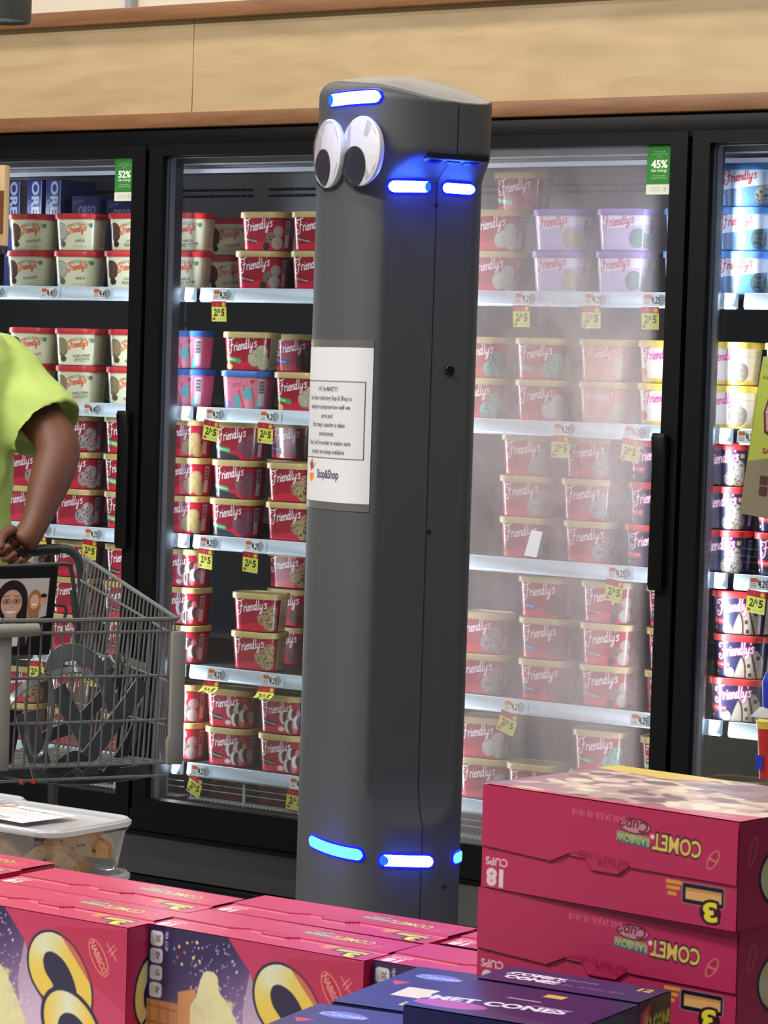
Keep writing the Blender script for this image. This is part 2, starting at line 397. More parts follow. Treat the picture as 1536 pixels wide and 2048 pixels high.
# canopy light lip across the top of the inside, and the air slots behind
b = MB().box((XL, 5.60, 1.843), (XR, 5.62, 1.852)); b.build('canopy_lip', mat('white_canopy_lip', (205, 215, 232), .3, emit=(215, 225, 255), estr=.25), fz)
b = MB().box((XL, 5.90, 1.66), (XR, 5.92, 1.862)); b.build('air_duct_panel', M['liner'], fz)
for d in range(5):
    o = MB()
    for zz, w_ in ((1.822, .017), (1.806, .017)):
        for k in range(34):
            xx = GAPS[d]+.03+k*.0208
            o.box((xx, 5.894, zz-.003), (xx+.0145, 5.901, zz+.003))
    so = o.build('air_slots', M['slot'], fz); so['kind'] = 'stuff'
mul_led = mat('led_strip', (230, 238, 255), .4, emit=(225, 235, 255), estr=2.0)
for gi, g in enumerate(GAPS):
    m_ = MB().box((g-.030, 5.478, .262), (g+.030, 5.545, 1.884)).build('mullion', M['steel'], fz, bevel=.004)
    MB().box((g-.012, 5.546, .33), (g+.012, 5.556, 1.80)).build('light_strip', mul_led, m_)
    for sx in (-1, 1):
        if (gi == 0 and sx < 0) or (gi == 5 and sx > 0): continue
        pw = 12
        lo = area('freezer_led', (g+sx*.034, 5.553, 1.06), (g+sx*.034+sx*.8, 5.553+.20, 1.06), .014, 1.45, pw*.38, (.87, .93, 1.0), 170)
# doors
def fog_glare(nt):  # condensation, with reflected glare painted into the same whitish haze
    N = nt.nodes.new; L = nt.links.new
    tc = N('ShaderNodeTexCoord'); sp = N('ShaderNodeSeparateXYZ'); L(tc.outputs['Object'], sp.inputs[0])
    def mth(op, a, b=None, c=None, clamp=False):
        m = N('ShaderNodeMath'); m.operation = op; m.use_clamp = clamp
        for i, v in enumerate((a, b, c)):
            if v is None: continue
            if isinstance(v, (int, float)): m.inputs[i].default_value = v
            else: L(v, m.inputs[i])
        return m.outputs[0]
    X, Z = sp.outputs[0], sp.outputs[2]
    def bump(cx, sx, cz, sz, amp):
        ax = mth('DIVIDE', mth('SUBTRACT', X, cx), sx); az = mth('DIVIDE', mth('SUBTRACT', Z, cz), sz)
        q = mth('ADD', mth('MULTIPLY', ax, ax), mth('MULTIPLY', az, az))
        return mth('MULTIPLY', mth('POWER', 2.718, mth('MULTIPLY', q, -1.0)), amp)
    n = N('ShaderNodeTexNoise'); n.inputs['Scale'].default_value = 5.5; n.inputs['Detail'].default_value = 3; n.inputs['Distortion'].default_value = .6
    mp = N('ShaderNodeMapping'); mp.inputs['Scale'].default_value = (1.3, 1, .7); L(tc.outputs['Object'], mp.inputs[0]); L(mp.outputs[0], n.inputs['Vector'])
    n2 = N('ShaderNodeTexNoise'); n2.inputs['Scale'].default_value = 60; n2.inputs['Detail'].default_value = 3; L(tc.outputs['Object'], n2.inputs['Vector'])
    s_ = mth('ADD', bump(-3.24, .20, 1.24, .24, .14), bump(-3.28, .32, .82, .42, .20))
    s_ = mth('ADD', s_, bump(-3.35, .45, 1.50, .35, .17)); s_ = mth('ADD', s_, .12)
    s_ = mth('MULTIPLY', s_, mth('MULTIPLY_ADD', n.outputs[0], 1.05, .22))
    s_ = mth('MULTIPLY', s_, mth('MULTIPLY_ADD', n2.outputs[0], .3, .85))
    edge = mth('MULTIPLY', mth('SUBTRACT', -3.052, X), 30.0, clamp=True)
    edge = mth('MAXIMUM', edge, .12)
    return mth('MINIMUM', mth('MULTIPLY', s_, edge), .50)
M['glass'] = glass_mat('clear_door_glass', (.93, .95, .96), .05, .015)
M['glass_fog_glare'] = glass_mat('fog_glare_door_glass', (.93, .95, .96), .06, .05, fog_glare)
doors = []
for i in range(5):
    x0, x1 = GAPS[i]+.006, GAPS[i+1]-.006; gx0, gx1 = GAPS[i]+.048, GAPS[i+1]-.048
    z0, z1 = .215, 1.898; gz0, gz1 = .289, 1.8715
    b = MB(); y0, y1 = 5.437, 5.475
    b.box((x0, y0, z0), (gx0, y1, z1)); b.box((gx1, y0, z0), (x1, y1, z1)); b.box((gx0, y0, gz1), (gx1, y1, z1)); b.box((gx0, y0, z0), (gx1, y1, gz0))
    dr = b.build('door', M['black'], fz)
    # bright inner spacer seen at the glass edge
    s = MB(); s.box((gx0, 5.456, gz0), (gx0+.006, 5.474, gz1)); s.box((gx0+.009, 5.458, gz0), (gx0+.013, 5.474, gz1)); s.box((gx1-.006, 5.456, gz0), (gx1, 5.474, gz1)); s.box((gx0, 5.456, gz1-.004), (gx1, 5.474, gz1))
    s.build('glass_spacer', M['alu'], dr)
    gl = MB().box((gx0, 5.448, gz0), (gx1, 5.452, gz1)).build('glass_pane', M['glass_fog_glare'] if i == 3 else M['glass'], dr)
    # handle with wedge ends standing off the right stile
    hx0, hx1 = GAPS[i+1]-.056, GAPS[i+1]-.024
    prof = [(5.437, .912), (5.420, .902), (5.414, .915), (5.416, 1.18), (5.409, 1.235), (5.414, 1.246), (5.437, 1.240), (5.437, 1.20), (5.428, 1.17), (5.428, .985), (5.437, .950)]
    h = MB().loft([[(hx0, y, z) for y, z in prof], [(hx1, y, z) for y, z in prof]]); h.build('handle', M['black'], dr, bevel=.003)
    doors.append(dr)
glint = MB().add([tuple(atY(x, y, 5.4465)) for x, y in ((1063, 1060), (1085, 1064), (1073, 1115), (1048, 1111))]+[tuple(atY(x, y, 5.4475)) for x, y in ((1063, 1060), (1085, 1064), (1073, 1115), (1048, 1111))], [(0, 1, 2, 3), (7, 6, 5, 4), (0, 4, 5, 1), (1, 5, 6, 2), (2, 6, 7, 3), (3, 7, 4, 0)])
glint.build('reflection_patch', mat('white_reflection', (226, 230, 246), .6), doors[3])  # white sheet standing in for a reflection in the door glass
# shelves
shelf = {}
for d in range(5):
    x0, x1 = GAPS[d]+.08, GAPS[d]+.815
    if d == 4: x1 = GAPS[d]+.70
    for k, z in enumerate(SH):
        s = MB(); s.box((x0, 5.572, z-.008), (x1, 6.2, z-.001))
        so = s.build('shelf', M['liner_dark'], fz)
        r = MB().loft([[(x0, 5.572, z), (x0, 5.560, z+.002), (x0, 5.556, z-.027), (x0, 5.562, z-.0335), (x0, 5.572, z-.032)],
                       [(x1, 5.572, z), (x1, 5.560, z+.002), (x1, 5.556, z-.027), (x1, 5.562, z-.0335), (x1, 5.572, z-.032)]])
        r.build('price_rail', M['rail'], so, bevel=.0008, seg=1)
        shelf[d, k] = so
    # wire guard below the lowest shelf
    w = MB()
    for zz in (.32, .305): w.tube([(x0, 5.575, zz), (x1, 5.575, zz)], .0012, 6)
    for xx in (x0+.005, x0+.17, x0+.34, x0+.51, x0+.68): w.tube([(xx, 5.574, .275), (xx, 5.574, .345)], .004, 8)
    for j in range(60): w.tube([(x0+.006+j*.0121, 5.56, .281), (x0+.014+j*.0121, 5.60, .281)], .0022, 6)
    w.build('wire_guard', M['wire'], fz, smooth=True)

# price labels, hanging sale tags, energy stickers
def card(name, cv, res=None, bend=0):
    r = res or cv.res/2; nu = int((cv.x1-cv.x0)*r); nv = int((cv.y1-cv.y0)*r)
    U, V = np.meshgrid(np.linspace(cv.x0, cv.x1, nu), np.linspace(cv.y0, cv.y1, nv)); C = cv.sample(U, V)
    if bend:      # hangs from its top edge (y = 0) and curls towards the viewer
        a = -V/(-cv.y0)*bend; L = V
        P = np.stack([U, -np.abs(L)*np.sin(a*.5+.0001), -np.abs(L)*np.cos(a*.5)], -1)
    else: P = np.stack([U, 0*U, V], -1)
    return grid_mesh(name, P, C)
YEL = (222, 224, 92); RED = (190, 40, 48)
def sale_cv():
    c = Cv(-.024, .024, -.050, 0, 1500, YEL)
    c.rect(-.024, -.014, .024, 0, (186, 40, 52)); c.ell(.015, -.0075, .0055, .0055, (214, 200, 60)); c.text('%', -.006, -.007, .005, (220, 130, 120))
    c.text('2/', -.0095, -.0275, .0170, (40, 44, 20), shear=.12, bold=.03, sx=.80); c.text('$', .0020, -.0245, .007, (40, 44, 20), bold=.03); c.text('5', .0120, -.0275, .0165, (40, 44, 20), shear=.08, bold=.035)
    c.rect(-.021, -.047, -.012, -.040, (190, 70, 50)); c.rect(-.009, -.0440, .019, -.0432, (150, 150, 70)); c.rect(-.024, -.050, .024, -.0485, (236, 236, 200)); return c
def price_cv(t):
    c = Cv(-.030, .036, -.028, -.001, 1500, (206, 220, 232))
    c.rect(-.029, -.027, .012, -.002, (232, 232, 226)); c.rect(-.027, -.012, -.011, -.003, (206, 96, 60)); 
    for q in range(3): c.rect(-.026, -.016-q*.0035, -.012, -.0148-q*.0035, (120, 124, 130))
    c.text('$', -.008, -.009, .007, (40, 46, 60), bold=.02); c.text(t, .0035, -.015, .015, (36, 44, 60), sx=.62, bold=.03)
    c.poly([(.013, -.027), (.013, -.003), (.020, -.003), (.027, -.009), (.0285, -.014), (.026, -.021), (.019, -.027)], (150, 160, 172)); return c
me_sale = card('sale_tag', sale_cv()); me_sale.materials.append(M['paper'])
me_sale_c = card('sale_tag_curled', sale_cv(), bend=2.3); me_sale_c.materials.append(M['paper'])
me_p449 = card('price_label', price_cv('4.49')); me_p449.materials.append(M['paper'])
me_p429 = card('price_label', price_cv('4.29')); me_p429.materials.append(M['paper'])
def rail_bits(d, k, px, py, sale=0, p='4.29', only_sale=False, tilt=0, dx=0):
    z = SH[k]; P = atY(px, py, 5.555); x = P[0]
    if not only_sale:
        o = link('price_label', me_p449 if p == '4.49' else me_p429, None, shelf[d, k], (x, 5.5545, z-.001)); o.rotation_euler = (math.radians(-6), 0, 0)
    if sale:
        o = link('sale_tag', me_sale_c if sale == 2 else me_sale, None, shelf[d, k], (x-.010+dx, 5.5515 if sale < 2 else 5.545, z-.031)); o.rotation_euler = (math.radians(4), math.radians(tilt), math.radians(random.uniform(-8, 8)))
for a in [(1, 0, 100, 585, 0, '4.49'), (1, 0, 205, 585, 0, '4.49'), (1, 0, -5, 585, 0, '4.49'), (2, 0, 446, 590, 1), (3, 0, 1052, 598, 1), (3, 0, 1192, 600, 1), (3, 0, 1310, 600, 1),
          (1, 1, 186, 815, 0, '4.49'), (1, 1, 60, 812, 0, '4.49'), (2, 1, 432, 828, 1, '4.29', False, 8), (2, 1, 540, 835, 1, '4.29', False, 4), (2, 1, 655, 842, 1), (3, 1, 1130, 856, 1), (3, 1, 1272, 868, 1, '4.29', False, 8),
          (1, 2, 188, 1064, 1, '4.29', False, 6), (1, 2, 88, 1060, 1), (2, 2, 420, 1080, 1, '4.29', False, 4), (2, 2, 510, 1088, 1, '4.29', False, 4), (2, 2, 650, 1098, 1), (3, 2, 1240, 1140, 1, '4.29', False, 8), (4, 2, 1524, 1168, 1, '4.29', False, 6),
          (2, 3, 435, 1345, 2), (2, 3, 545, 1358, 2), (3, 3, 1030, 1405, 1, '4.29', False, 18), (3, 3, 1285, 1432, 0), (1, 3, 190, 1310, 1), (1, 3, 80, 1300, 1),
          (2, 4, 402, 1540, 1, '4.29', False, 20), (2, 4, 600, 1568, 1, '4.29', False, 6), (3, 4, 1150, 1620, 0), (4, 1, 1500, 860, 0)]:
    rail_bits(*a)
def sticker_cv(n):
    c = Cv(0, .062, 0, .108, 1300, (58, 132, 62)); c.rect(0, 0, .062, .022, (226, 230, 214)); w = (214, 236, 208)
    c.text(n, .031, .066, .0165, (240, 250, 236), bold=.04); c.text('less energy', .031, .0525, .0062, w, bold=.03)
    for y_, t in ((.093, 'This ultra-high'), (.088, 'performance LED saves'), (.083, 'up to')): c.text(t, .031, y_, .0032, (160, 208, 150))
    for y_, t in ((.041, 'than the standard'), (.036, 'competitive light door')): c.text(t, .031, y_, .0032, (160, 208, 150))
    for q in range(3): c.rect(.010, .007+q*.0035, .036, .0082+q*.0035, (180, 186, 170))
    c.ell(.046, .011, .005, .005, (180, 190, 172)); c.ell(.046, .011, .004, .004, (226, 230, 214)); c.text('T', .046, .0105, .006, (150, 165, 145)); return c
for di, n, px in ((1, '52%', 272), (3, '45%', 1347)):
    me = card('energy_sticker', sticker_cv(n)); me.materials.append(M['paper'])
    o = link('energy_sticker', me, None, doors[di], (GAPS[di+1]-.048-.0625, 5.4465, 1.8710-.108)); o['label'] = 'green sticker reading %s less energy' % n

# ================================================================== ICE CREAM TUBS
TW, TD, TH, TP = .136, .100, .090, .096
def outline(w, d, r):        # returns function s (arc length from the middle of the front, + to the right) -> x, y
    a, b = w/2-r, d/2-r; q = math.pi*r/2; per = 4*a+4*b+4*q
    def f(s):
        s = np.mod(s+per/2, per)-per/2; sg = np.where(s < 0, -1, 1); t = np.abs(s)
        x = np.where(t < a, t, 0.); y = np.where(t < a, -d/2, 0.)
        t1 = t-a; m = (t1 >= 0) & (t1 < q); an = np.clip(t1/r, 0, math.pi/2); x = np.where(m, a+r*np.sin(an), x); y = np.where(m, -d/2+r*(1-np.cos(an)), y)
        t2 = t1-q; m = (t2 >= 0) & (t2 < 2*b); x = np.where(m, w/2, x); y = np.where(m, -b+t2, y)
        t3 = t2-2*b; m = (t3 >= 0) & (t3 < q); an = np.clip(t3/r, 0, math.pi/2); x = np.where(m, a+r*np.cos(an), x); y = np.where(m, b+r*np.sin(an), y)
        t4 = t3-q; m = t4 >= 0; x = np.where(m, a-t4, x); y = np.where(m, d/2, y)
        return sg*x, y
    return f, per
def cup_mesh(name, cv):
    f, per = outline(TW-.006, TD-.006, .034); h = per/2
    s = np.concatenate([np.arange(-h, -.085, .010), np.arange(-.085, .125, .00125), np.arange(.125, h-.004, .010)])
    t = np.concatenate([[0, .0008], np.arange(.002, .0855, .00125)])
    Sg, T = np.meshgrid(s, t); x, y = f(Sg); k = .885+.115*T/.086; k = np.where(T < .001, k*.97, k)
    P = np.stack([x*k, y*k, T], -1); me = grid_mesh(name, P, cv.sample(Sg, T), wrap=True); me.materials.append(M['print_gloss']); return me
def lid_mesh(name, m):
    f, per = outline(1, 1, .3)
    def ring(w, d, z, r=.036):
        g, p = outline(w, d, r); ss = np.linspace(-p/2, p/2, 49)[:-1]; x, y = g(ss); return [(a, b_, z) for a, b_ in zip(x, y)]
    b = MB().loft([ring(TW-.004, TD-.004, .0795), ring(TW+.001, TD+.001, .0800), ring(TW+.0015, TD+.0015, .0925), ring(TW-.001, TD-.001, .0945), ring(TW-.008, TD-.008, .0945, .033), ring(TW-.010, TD-.010, .0915, .032)])
    me = b.mesh(name, smooth=True); me.materials.append(m); return me
LID = {k: lid_mesh('lid', mat('lid_'+k, c, .38)) for k, c in dict(gold=(186, 164, 104), red=(196, 44, 46), blue=(52, 106, 184), purple=(140, 112, 190), yellow=(222, 196, 92), skyblue=(96, 148, 216)).items()}
CR = (158, 28, 48)
def new_cv(bg): return Cv(-.24, .24, 0, .088, 800, bg)
def side_bits(c, kind, s0=.076):
    if kind == 'bar':
        c.rect(s0+.002, .008, s0+.020, .074, (206, 208, 210)); 
        for q in range(11): c.rect(s0+.004, .040+q*.0028, s0+.018, .040+q*.0028+(.0012 if q % 3 else .002), (60, 60, 66))
    else:
        c.rect(s0+.004, 0, s0+.052, .088, (222, 214, 176))
        for q in range(16): c.rect(s0+.008, .010+q*.0042, s0+.008+random.uniform(.02, .038), .0112+q*.0042, (120, 110, 84))
def scoop(c, x, y, r, col, chips=None, n=14, hi=1.12):
    col = tuple(v*.86 for v in col); x = x+(.006 if x > 0 else 0)
    c.ell(x, y, r*1.04, r*1.04, tuple(v*.62 for v in col)); c.ell(x, y, r, r, col)
    for k in range(26):
        a = random.uniform(0, 6.28); q = r*.8*math.sqrt(random.random()); v = random.uniform(.88, hi); c.ell(x+q*math.cos(a), y+q*math.sin(a), r*.2, r*.12, tuple(min(255, z*v) for z in col), random.uniform(0, 180), .6)
    if chips:
        for k in range(n):
            a = random.uniform(0, 6.28); q = r*.85*math.sqrt(random.random()); c.ell(x+q*math.cos(a), y+q*math.sin(a), r*.11, r*.08, chips, random.uniform(0, 180))
def classic(scoops, ribbon=None, flower=None, side='bar', bg=CR, swoosh=True, base=None):
    c = new_cv(bg); c.a *= 1
    if swoosh: c.poly([(-.24, .0)]+[(x, .012+.010*math.sin((x+.05)*22)) for x in np.linspace(-.10, .10, 30)]+[(.10, 0)], tuple(min(255, v*1.28) for v in bg))
    if base: c.poly([(-.08, 0), (-.08, .030)]+[(x, .030-.02*(x+.08)/.1) for x in np.linspace(-.08, .02, 8)]+[(.03, 0)], base)
    for (x, y, r, col, ch) in scoops: scoop(c, x, y, r, col, ch)
    c.text('PREMIUM', -.012, .0795, .0034, (214, 120, 120))
    script(c, -.043, .044, .0128, (240, 232, 234), (120, 10, 30), 10)
    if ribbon:
        col, txt = ribbon; c.poly([(-.058, .036), (-.058, .024), (-.010, .016), (-.004, .021), (-.008, .028)], col); c.text(txt, -.033, .0265, .0052, (236, 240, 230), rot=-9, bold=.02)
    if flower: c.ell(-.046, .008, .014, .008, flower); c.ell(-.046, .008, .004, .003, (150, 130, 40))
    c.rect(-.054, .0050, -.0495, .0105, (226, 180, 180)); side_bits(c, side); return c
VAN = (206, 204, 168); DOUGH = (196, 168, 122); CHIP = (60, 38, 26)
def lower(c, y=0): return c
def natural(sc, name1, name2=''):
    c = new_cv((226, 228, 196)); c.ell(-.036, .046, .021, .024, tuple(v*.7 for v in sc)); scoop(c, -.036, .048, .020, sc); c.ell(-.032, .016, .010, .008, tuple(v*.5 for v in sc))
    c.text('NATURALLY', .024, .067, .0084, (104, 110, 92), sx=.85, bold=.01, arcs=.25); c.ell(.058, .064, .006, .006, (96, 138, 104))
    script(c, -.012, .043, .0088, (206, 78, 52), (236, 200, 160), 8)
    c.text(name1, .026, .0245, .0066, (92, 80, 60), rot=4, bold=.02, sx=.85)
    if name2: c.text(name2, .027, .0155, .0066, (92, 80, 60), rot=4, bold=.02, sx=.85)
    c.rect(.002, .0085, .050, .0095, (110, 96, 70)); side_bits(c, 'nut', .086); return c
def lilac(sc):
    c = new_cv((206, 188, 228)); c.poly([(-.24, .088), (-.24, .046), (-.07, .044), (.07, .060), (.24, .060), (.24, .088)], (232, 222, 240))
    script(c, -.044, .052, .0116, (206, 96, 128), (236, 220, 236), 8); scoop(c, .038, .028, .021, sc); scoop(c, .062, .022, .015, sc); side_bits(c, 'bar'); return c
def skyd(sc, chips):
    c = new_cv((216, 224, 236)); c.poly([(-.24, 0), (-.24, .034), (-.06, .036), (.07, .050), (.24, .044), (.24, 0)], (92, 138, 196))
    scoop(c, -.030, .020, .018, (120, 150, 190)); scoop(c, .045, .026, .021, sc, chips); script(c, -.044, .052, .0114, (186, 60, 62), (230, 230, 240), 8); side_bits(c, 'nut', .066); return c
def yellowd():
    c = new_cv((234, 226, 220)); c.rect(-.24, 0, .24, .010, (226, 196, 100)); c.rect(-.24, .062, .24, .0635, (226, 196, 100)); scoop(c, .030, .028, .022, (170, 156, 146)); c.poly([(.016, .012), (.044, .012), (.030, 0)], (196, 140, 70))
    script(c, -.044, .050, .0114, (206, 76, 140), (246, 230, 240), 6); c.ell(-.05, .022, .012, .011, (212, 70, 60)); side_bits(c, 'nut', .07); return c
def navy(sundae):
    c = new_cv((34, 32, 70)); 
    if sundae:
        c.poly([(-.010, 0), (.004, .034), (.020, .066), (.050, .062), (.066, .040), (.066, 0)], (168, 154, 138)); c.line([(.010, .052), (.020, .030), (.022, 0)], .004, (60, 40, 34), smooth=5); c.line([(.034, .062), (.042, .034), (.052, 0)], .004, (60, 40, 34), smooth=5)
        for p in ((.030, .028), (.052, .046), (.034, .008)): c.rect(p[0]-.004, p[1]-.004, p[0]+.004, p[1]+.004, (64, 44, 40))
        scoop(c, -.020, .010, .012, (226, 220, 214))
    else:
        scoop(c, .034, .040, .018, (170, 160, 152), CHIP); scoop(c, .040, .018, .018, (176, 166, 158), CHIP); scoop(c, .018, .016, .016, (162, 150, 138), CHIP); c.rect(.046, .062, .056, .072, (196, 150, 96))
    c.text('PREMIUM', -.012, .0795, .0034, (160, 120, 150)); script(c, -.043, .044, .0128, (240, 230, 238), (150, 40, 90), 9)
    c.poly([(-.066, .036), (-.066, .022), (-.018, .018), (-.024, .025), (-.018, .032)], (196, 36, 50)); c.text('SCOOP SHOPPE', -.044, .0275, .0048, (240, 220, 220), rot=-3, bold=.02); c.rect(-.060, .008, -.054, .014, (236, 232, 236)); side_bits(c, 'bar' if not sundae else 'nut', .076); return c
def cotton():
    c = new_cv((222, 128, 158)); T = (98, 184, 190); R_ = (200, 58, 78)
    for (x, y, rx, ry, cl) in ((-.01, .018, .010, .018, T), (.025, .040, .018, .016, T), (.05, .012, .010, .012, T), (-.045, .012, .016, .010, (120, 130, 196)), (.02, .014, .008, .012, (232, 160, 176)), (-.20, .03, .03, .02, T), (.16, .03, .02, .02, T)): c.ell(x, y, rx, ry, cl)
    c.line([(-.005, .045), (.005, .02), (.012, .0)], .007, (222, 90, 100), smooth=5); c.line([(.035, .05), (.042, .02), (.040, 0)], .006, (222, 90, 100), smooth=5); c.poly([(.028, .072), (.044, .072), (.034, .060)], R_); c.poly([(.000, .080), (.012, .078), (.008, .070)], (70, 90, 170))
    script(c, -.044, .050, .0104, (206, 74, 100), (238, 170, 190), 6); side_bits(c, 'bar', .050); return c
def peach():
    c = new_cv((206, 150, 136)); scoop(c, .040, .028, .021, (226, 214, 196)); script(c, -.044, .048, .0116, (240, 226, 222), (176, 70, 70), 9); side_bits(c, 'bar'); return c
PNK = (196, 128, 138); MAU = (142, 84, 106); BRN = (74, 44, 40)
def neapol():
    c = classic([], (( 40, 30, 34), 'Classic Chocolate'))
    for (x, y) in ((.022, .040), (.048, .048), (.038, .020), (.062, .030)):
        c.ell(x-.006, y, .010, .016, (214, 206, 200), 10); c.ell(x+.004, y, .010, .016, (72, 46, 46), 10); c.ell(x+.014, y-.002, .008, .015, (196, 120, 132), 10)
    c.ell(.012, .012, .010, .006, (222, 214, 210)); side_bits(c, 'bar'); return c
DES = {
 'vanilla': (classic([(.048, .044, .018, VAN, None), (.030, .030, .020, VAN, None), (.056, .018, .018, VAN, None)], ((86, 160, 92), 'Vanilla'), (214, 200, 60), 'nut'), 'gold', 'red vanilla tub with gold lid'),
 'vanilla2': (classic([(.048, .044, .018, (206, 206, 196), None), (.026, .026, .020, (214, 214, 204), None), (.056, .018, .018, (206, 206, 198), None)], None, None, 'bar'), 'gold', 'red white-scoop tub with gold lid'),
 'dough': (classic([(.050, .050, .016, DOUGH, CHIP), (.026, .034, .018, DOUGH, CHIP), (.048, .022, .020, DOUGH, CHIP)], None, None, 'bar'), 'gold', 'red cookie dough tub with gold lid'),
 'dough2': (classic([(.050, .050, .016, DOUGH, CHIP), (.026, .034, .018, DOUGH, CHIP), (.046, .022, .020, DOUGH, CHIP)], None, None, 'nut'), 'gold', 'red tan-scoop tub with gold lid'),
 'berry': (classic([(.052, .048, .017, MAU, None), (.024, .034, .016, MAU, None), (.046, .024, .020, MAU, None)], ((70, 160, 108), 'Black Raspberry'), None, 'bar', base=(60, 58, 70)), 'gold', 'red mauve-scoop tub with gold lid'),
 'straw': (classic([(.032, .044, .015, PNK, None), (.055, .028, .016, PNK, None), (.040, .014, .013, (186, 70, 66), None), (.012, .012, .012, (176, 50, 50), None), (.062, .010, .010, (186, 60, 60), None)], ((110, 190, 110), 'Strawberry'), None, 'bar'), 'gold', 'red pink-scoop tub with gold lid'),
 'sundae': (classic([(.052, .046, .014, (190, 168, 160), None), (.030, .030, .015, (150, 120, 112), CHIP), (.050, .018, .016, (196, 180, 172), None), (.018, .010, .010, BRN, None)], ((110, 30, 40), 'Hot Fudge Sundae'), None, 'bar'), 'gold', 'red sundae tub with gold lid'),
 'chip': (classic([(.050, .044, .017, (206, 190, 190), CHIP), (.030, .026, .018, (196, 176, 180), CHIP), (.056, .016, .016, (206, 190, 190), CHIP)], None, None, 'bar'), 'gold', 'red pale chip-scoop tub with gold lid'),
 'butter': (classic([(.046, .044, .018, (190, 166, 112), None), (.030, .026, .020, (196, 172, 120), None), (.058, .018, .018, (190, 166, 112), None)], None, None, 'bar'), 'gold', 'red butterscotch tub with gold lid'),
 'cookies': (classic([(.048, .046, .018, (172, 168, 170), (50, 46, 52)), (.028, .026, .020, (176, 172, 174), (50, 46, 52)), (.056, .018, .018, (170, 166, 168), (50, 46, 52))], None, None, 'bar'), 'gold', 'red cookies-and-cream tub with gold lid'),
 'mint': (classic([(.046, .040, .020, (128, 186, 176), (30, 60, 60)), (.026, .022, .018, (136, 190, 180), (30, 60, 60)), (.056, .018, .018, (128, 186, 176), (30, 60, 60))], ((60, 140, 110), 'Mint Chip'), None, 'nut'), 'gold', 'red mint-scoop tub with gold lid'),
 'neapol': (neapol(), 'gold', 'red three-colour tub with gold lid'),
 'choc': (classic([(.046, .044, .018, (110, 74, 62), None), (.028, .026, .020, (116, 78, 64), None), (.056, .018, .018, (110, 74, 62), None)], ((40, 70, 140), 'Chocolate'), None, 'bar'), 'gold', 'red chocolate-scoop tub with gold lid'),
 'nvan': (natural((216, 214, 196), 'VANILLA'), 'red', 'cream vanilla tub with red lid'),
 'nchoc': (natural((104, 70, 56), 'CHOCOLATE'), 'red', 'cream chocolate tub with red lid'),
 'npb': (natural((112, 74, 60), 'CHOCOLATE', 'PEANUT BUTTER'), 'red', 'cream peanut butter tub with red lid'),
 'nbean': (natural((176, 156, 126), 'VANILLA BEAN', 'CHOCOLATE'), 'red', 'cream vanilla bean tub with red lid'),
 'nfudge': (natural((170, 148, 112), 'VANILLA', 'PEANUT BUTTER'), 'red', 'cream fudge tub with red lid'),
 'lilac': (lilac((214, 206, 180)), 'purple', 'lilac tub with purple lid'),
 'lilac2': (lilac((150, 170, 170)), 'purple', 'lilac grey-scoop tub with purple lid'),
 'sky': (skyd((200, 192, 176), CHIP), 'skyblue', 'white cookie tub with blue lid'),
 'sky2': (skyd((104, 124, 128), (40, 44, 50)), 'skyblue', 'pale blue tub with blue lid'),
 'yellow': (yellowd(), 'yellow', 'white sherbet tub with yellow lid'),
 'navyc': (navy(False), 'red', 'navy cookie tub with red lid'),
 'navys': (navy(True), 'red', 'navy sundae tub with red lid'),
 'cotton': (cotton(), 'blue', 'pink cotton candy tub with blue lid'),
 'peach': (peach(), 'gold', 'faded peach tub with gold lid'),
}
CUP = {}
ROWN = {1: ['lower', 'upper'], 2: ['lower', 'middle', 'upper']}
ORD = ['first', 'second', 'third', 'fourth', 'fifth', 'sixth', 'seventh', 'eighth']
SHN = ['top', 'second', 'third', 'fourth', 'fifth', 'bottom']
used = {}
GRP = {}
def tub(des, d, k, x, row, nrow, stk, y=5.577, back=False, rz=None):
    if des not in CUP: CUP[des] = cup_mesh('cup', DES[des][0])
    z = (SH[k] if k < 5 else .2625)+row*TP
    pos = {1: ['only'], 2: ['lower', 'upper'], 3: ['bottom', 'middle', 'top'], 4: ['bottom', 'lower middle', 'upper middle', 'top']}[nrow][row]
    lab = '%s, %s%s, stack %s from left, %s shelf, door %s' % (DES[des][2].replace(' tub with', ' tub,'), 'rear ' if back else '', pos if pos != 'only' else 'single', ORD[stk].replace('first', 'one').replace('second', 'two').replace('third', 'three').replace('fourth', 'four').replace('fifth', 'five').replace('sixth', 'six').replace('seventh', 'seven').replace('eighth', 'eight'), SHN[k], ['zero', 'one', 'two', 'three', 'four'][d])
    t = thing('ice_cream_tub', lab, 'tub', (x, y+TD/2, z), math.radians(random.uniform(2, 9) if rz is None else rz), 'tubs on the %s shelf behind door %s' % (SHN[k], ['zero', 'one', 'two', 'three', 'four'][d]))
    link('cup', CUP[des], None, t); link('lid', LID[DES[des][1]], None, t)
    return t
def col_(d, k, px, des, stk, y=5.577, back=False, rz=None):
    """one stack; px = picture column of its front, des from the bottom up"""
    z = SH[k] if k < 5 else .265; py = atpy(z); x = atY(px, py, y)[0]
    for r, q in enumerate(des):
        if q: tub(q, d, k, x+random.uniform(-.004, .004), r, len(des), stk, y+random.uniform(0, .008), back, rz)
def atpy(z): return 745+(1.35-z)*830
def shelfcols(d, k, lst):
    for i, a in enumerate(lst): col_(d, k, a[0], a[1], i, *a[2:])
B = 5.72
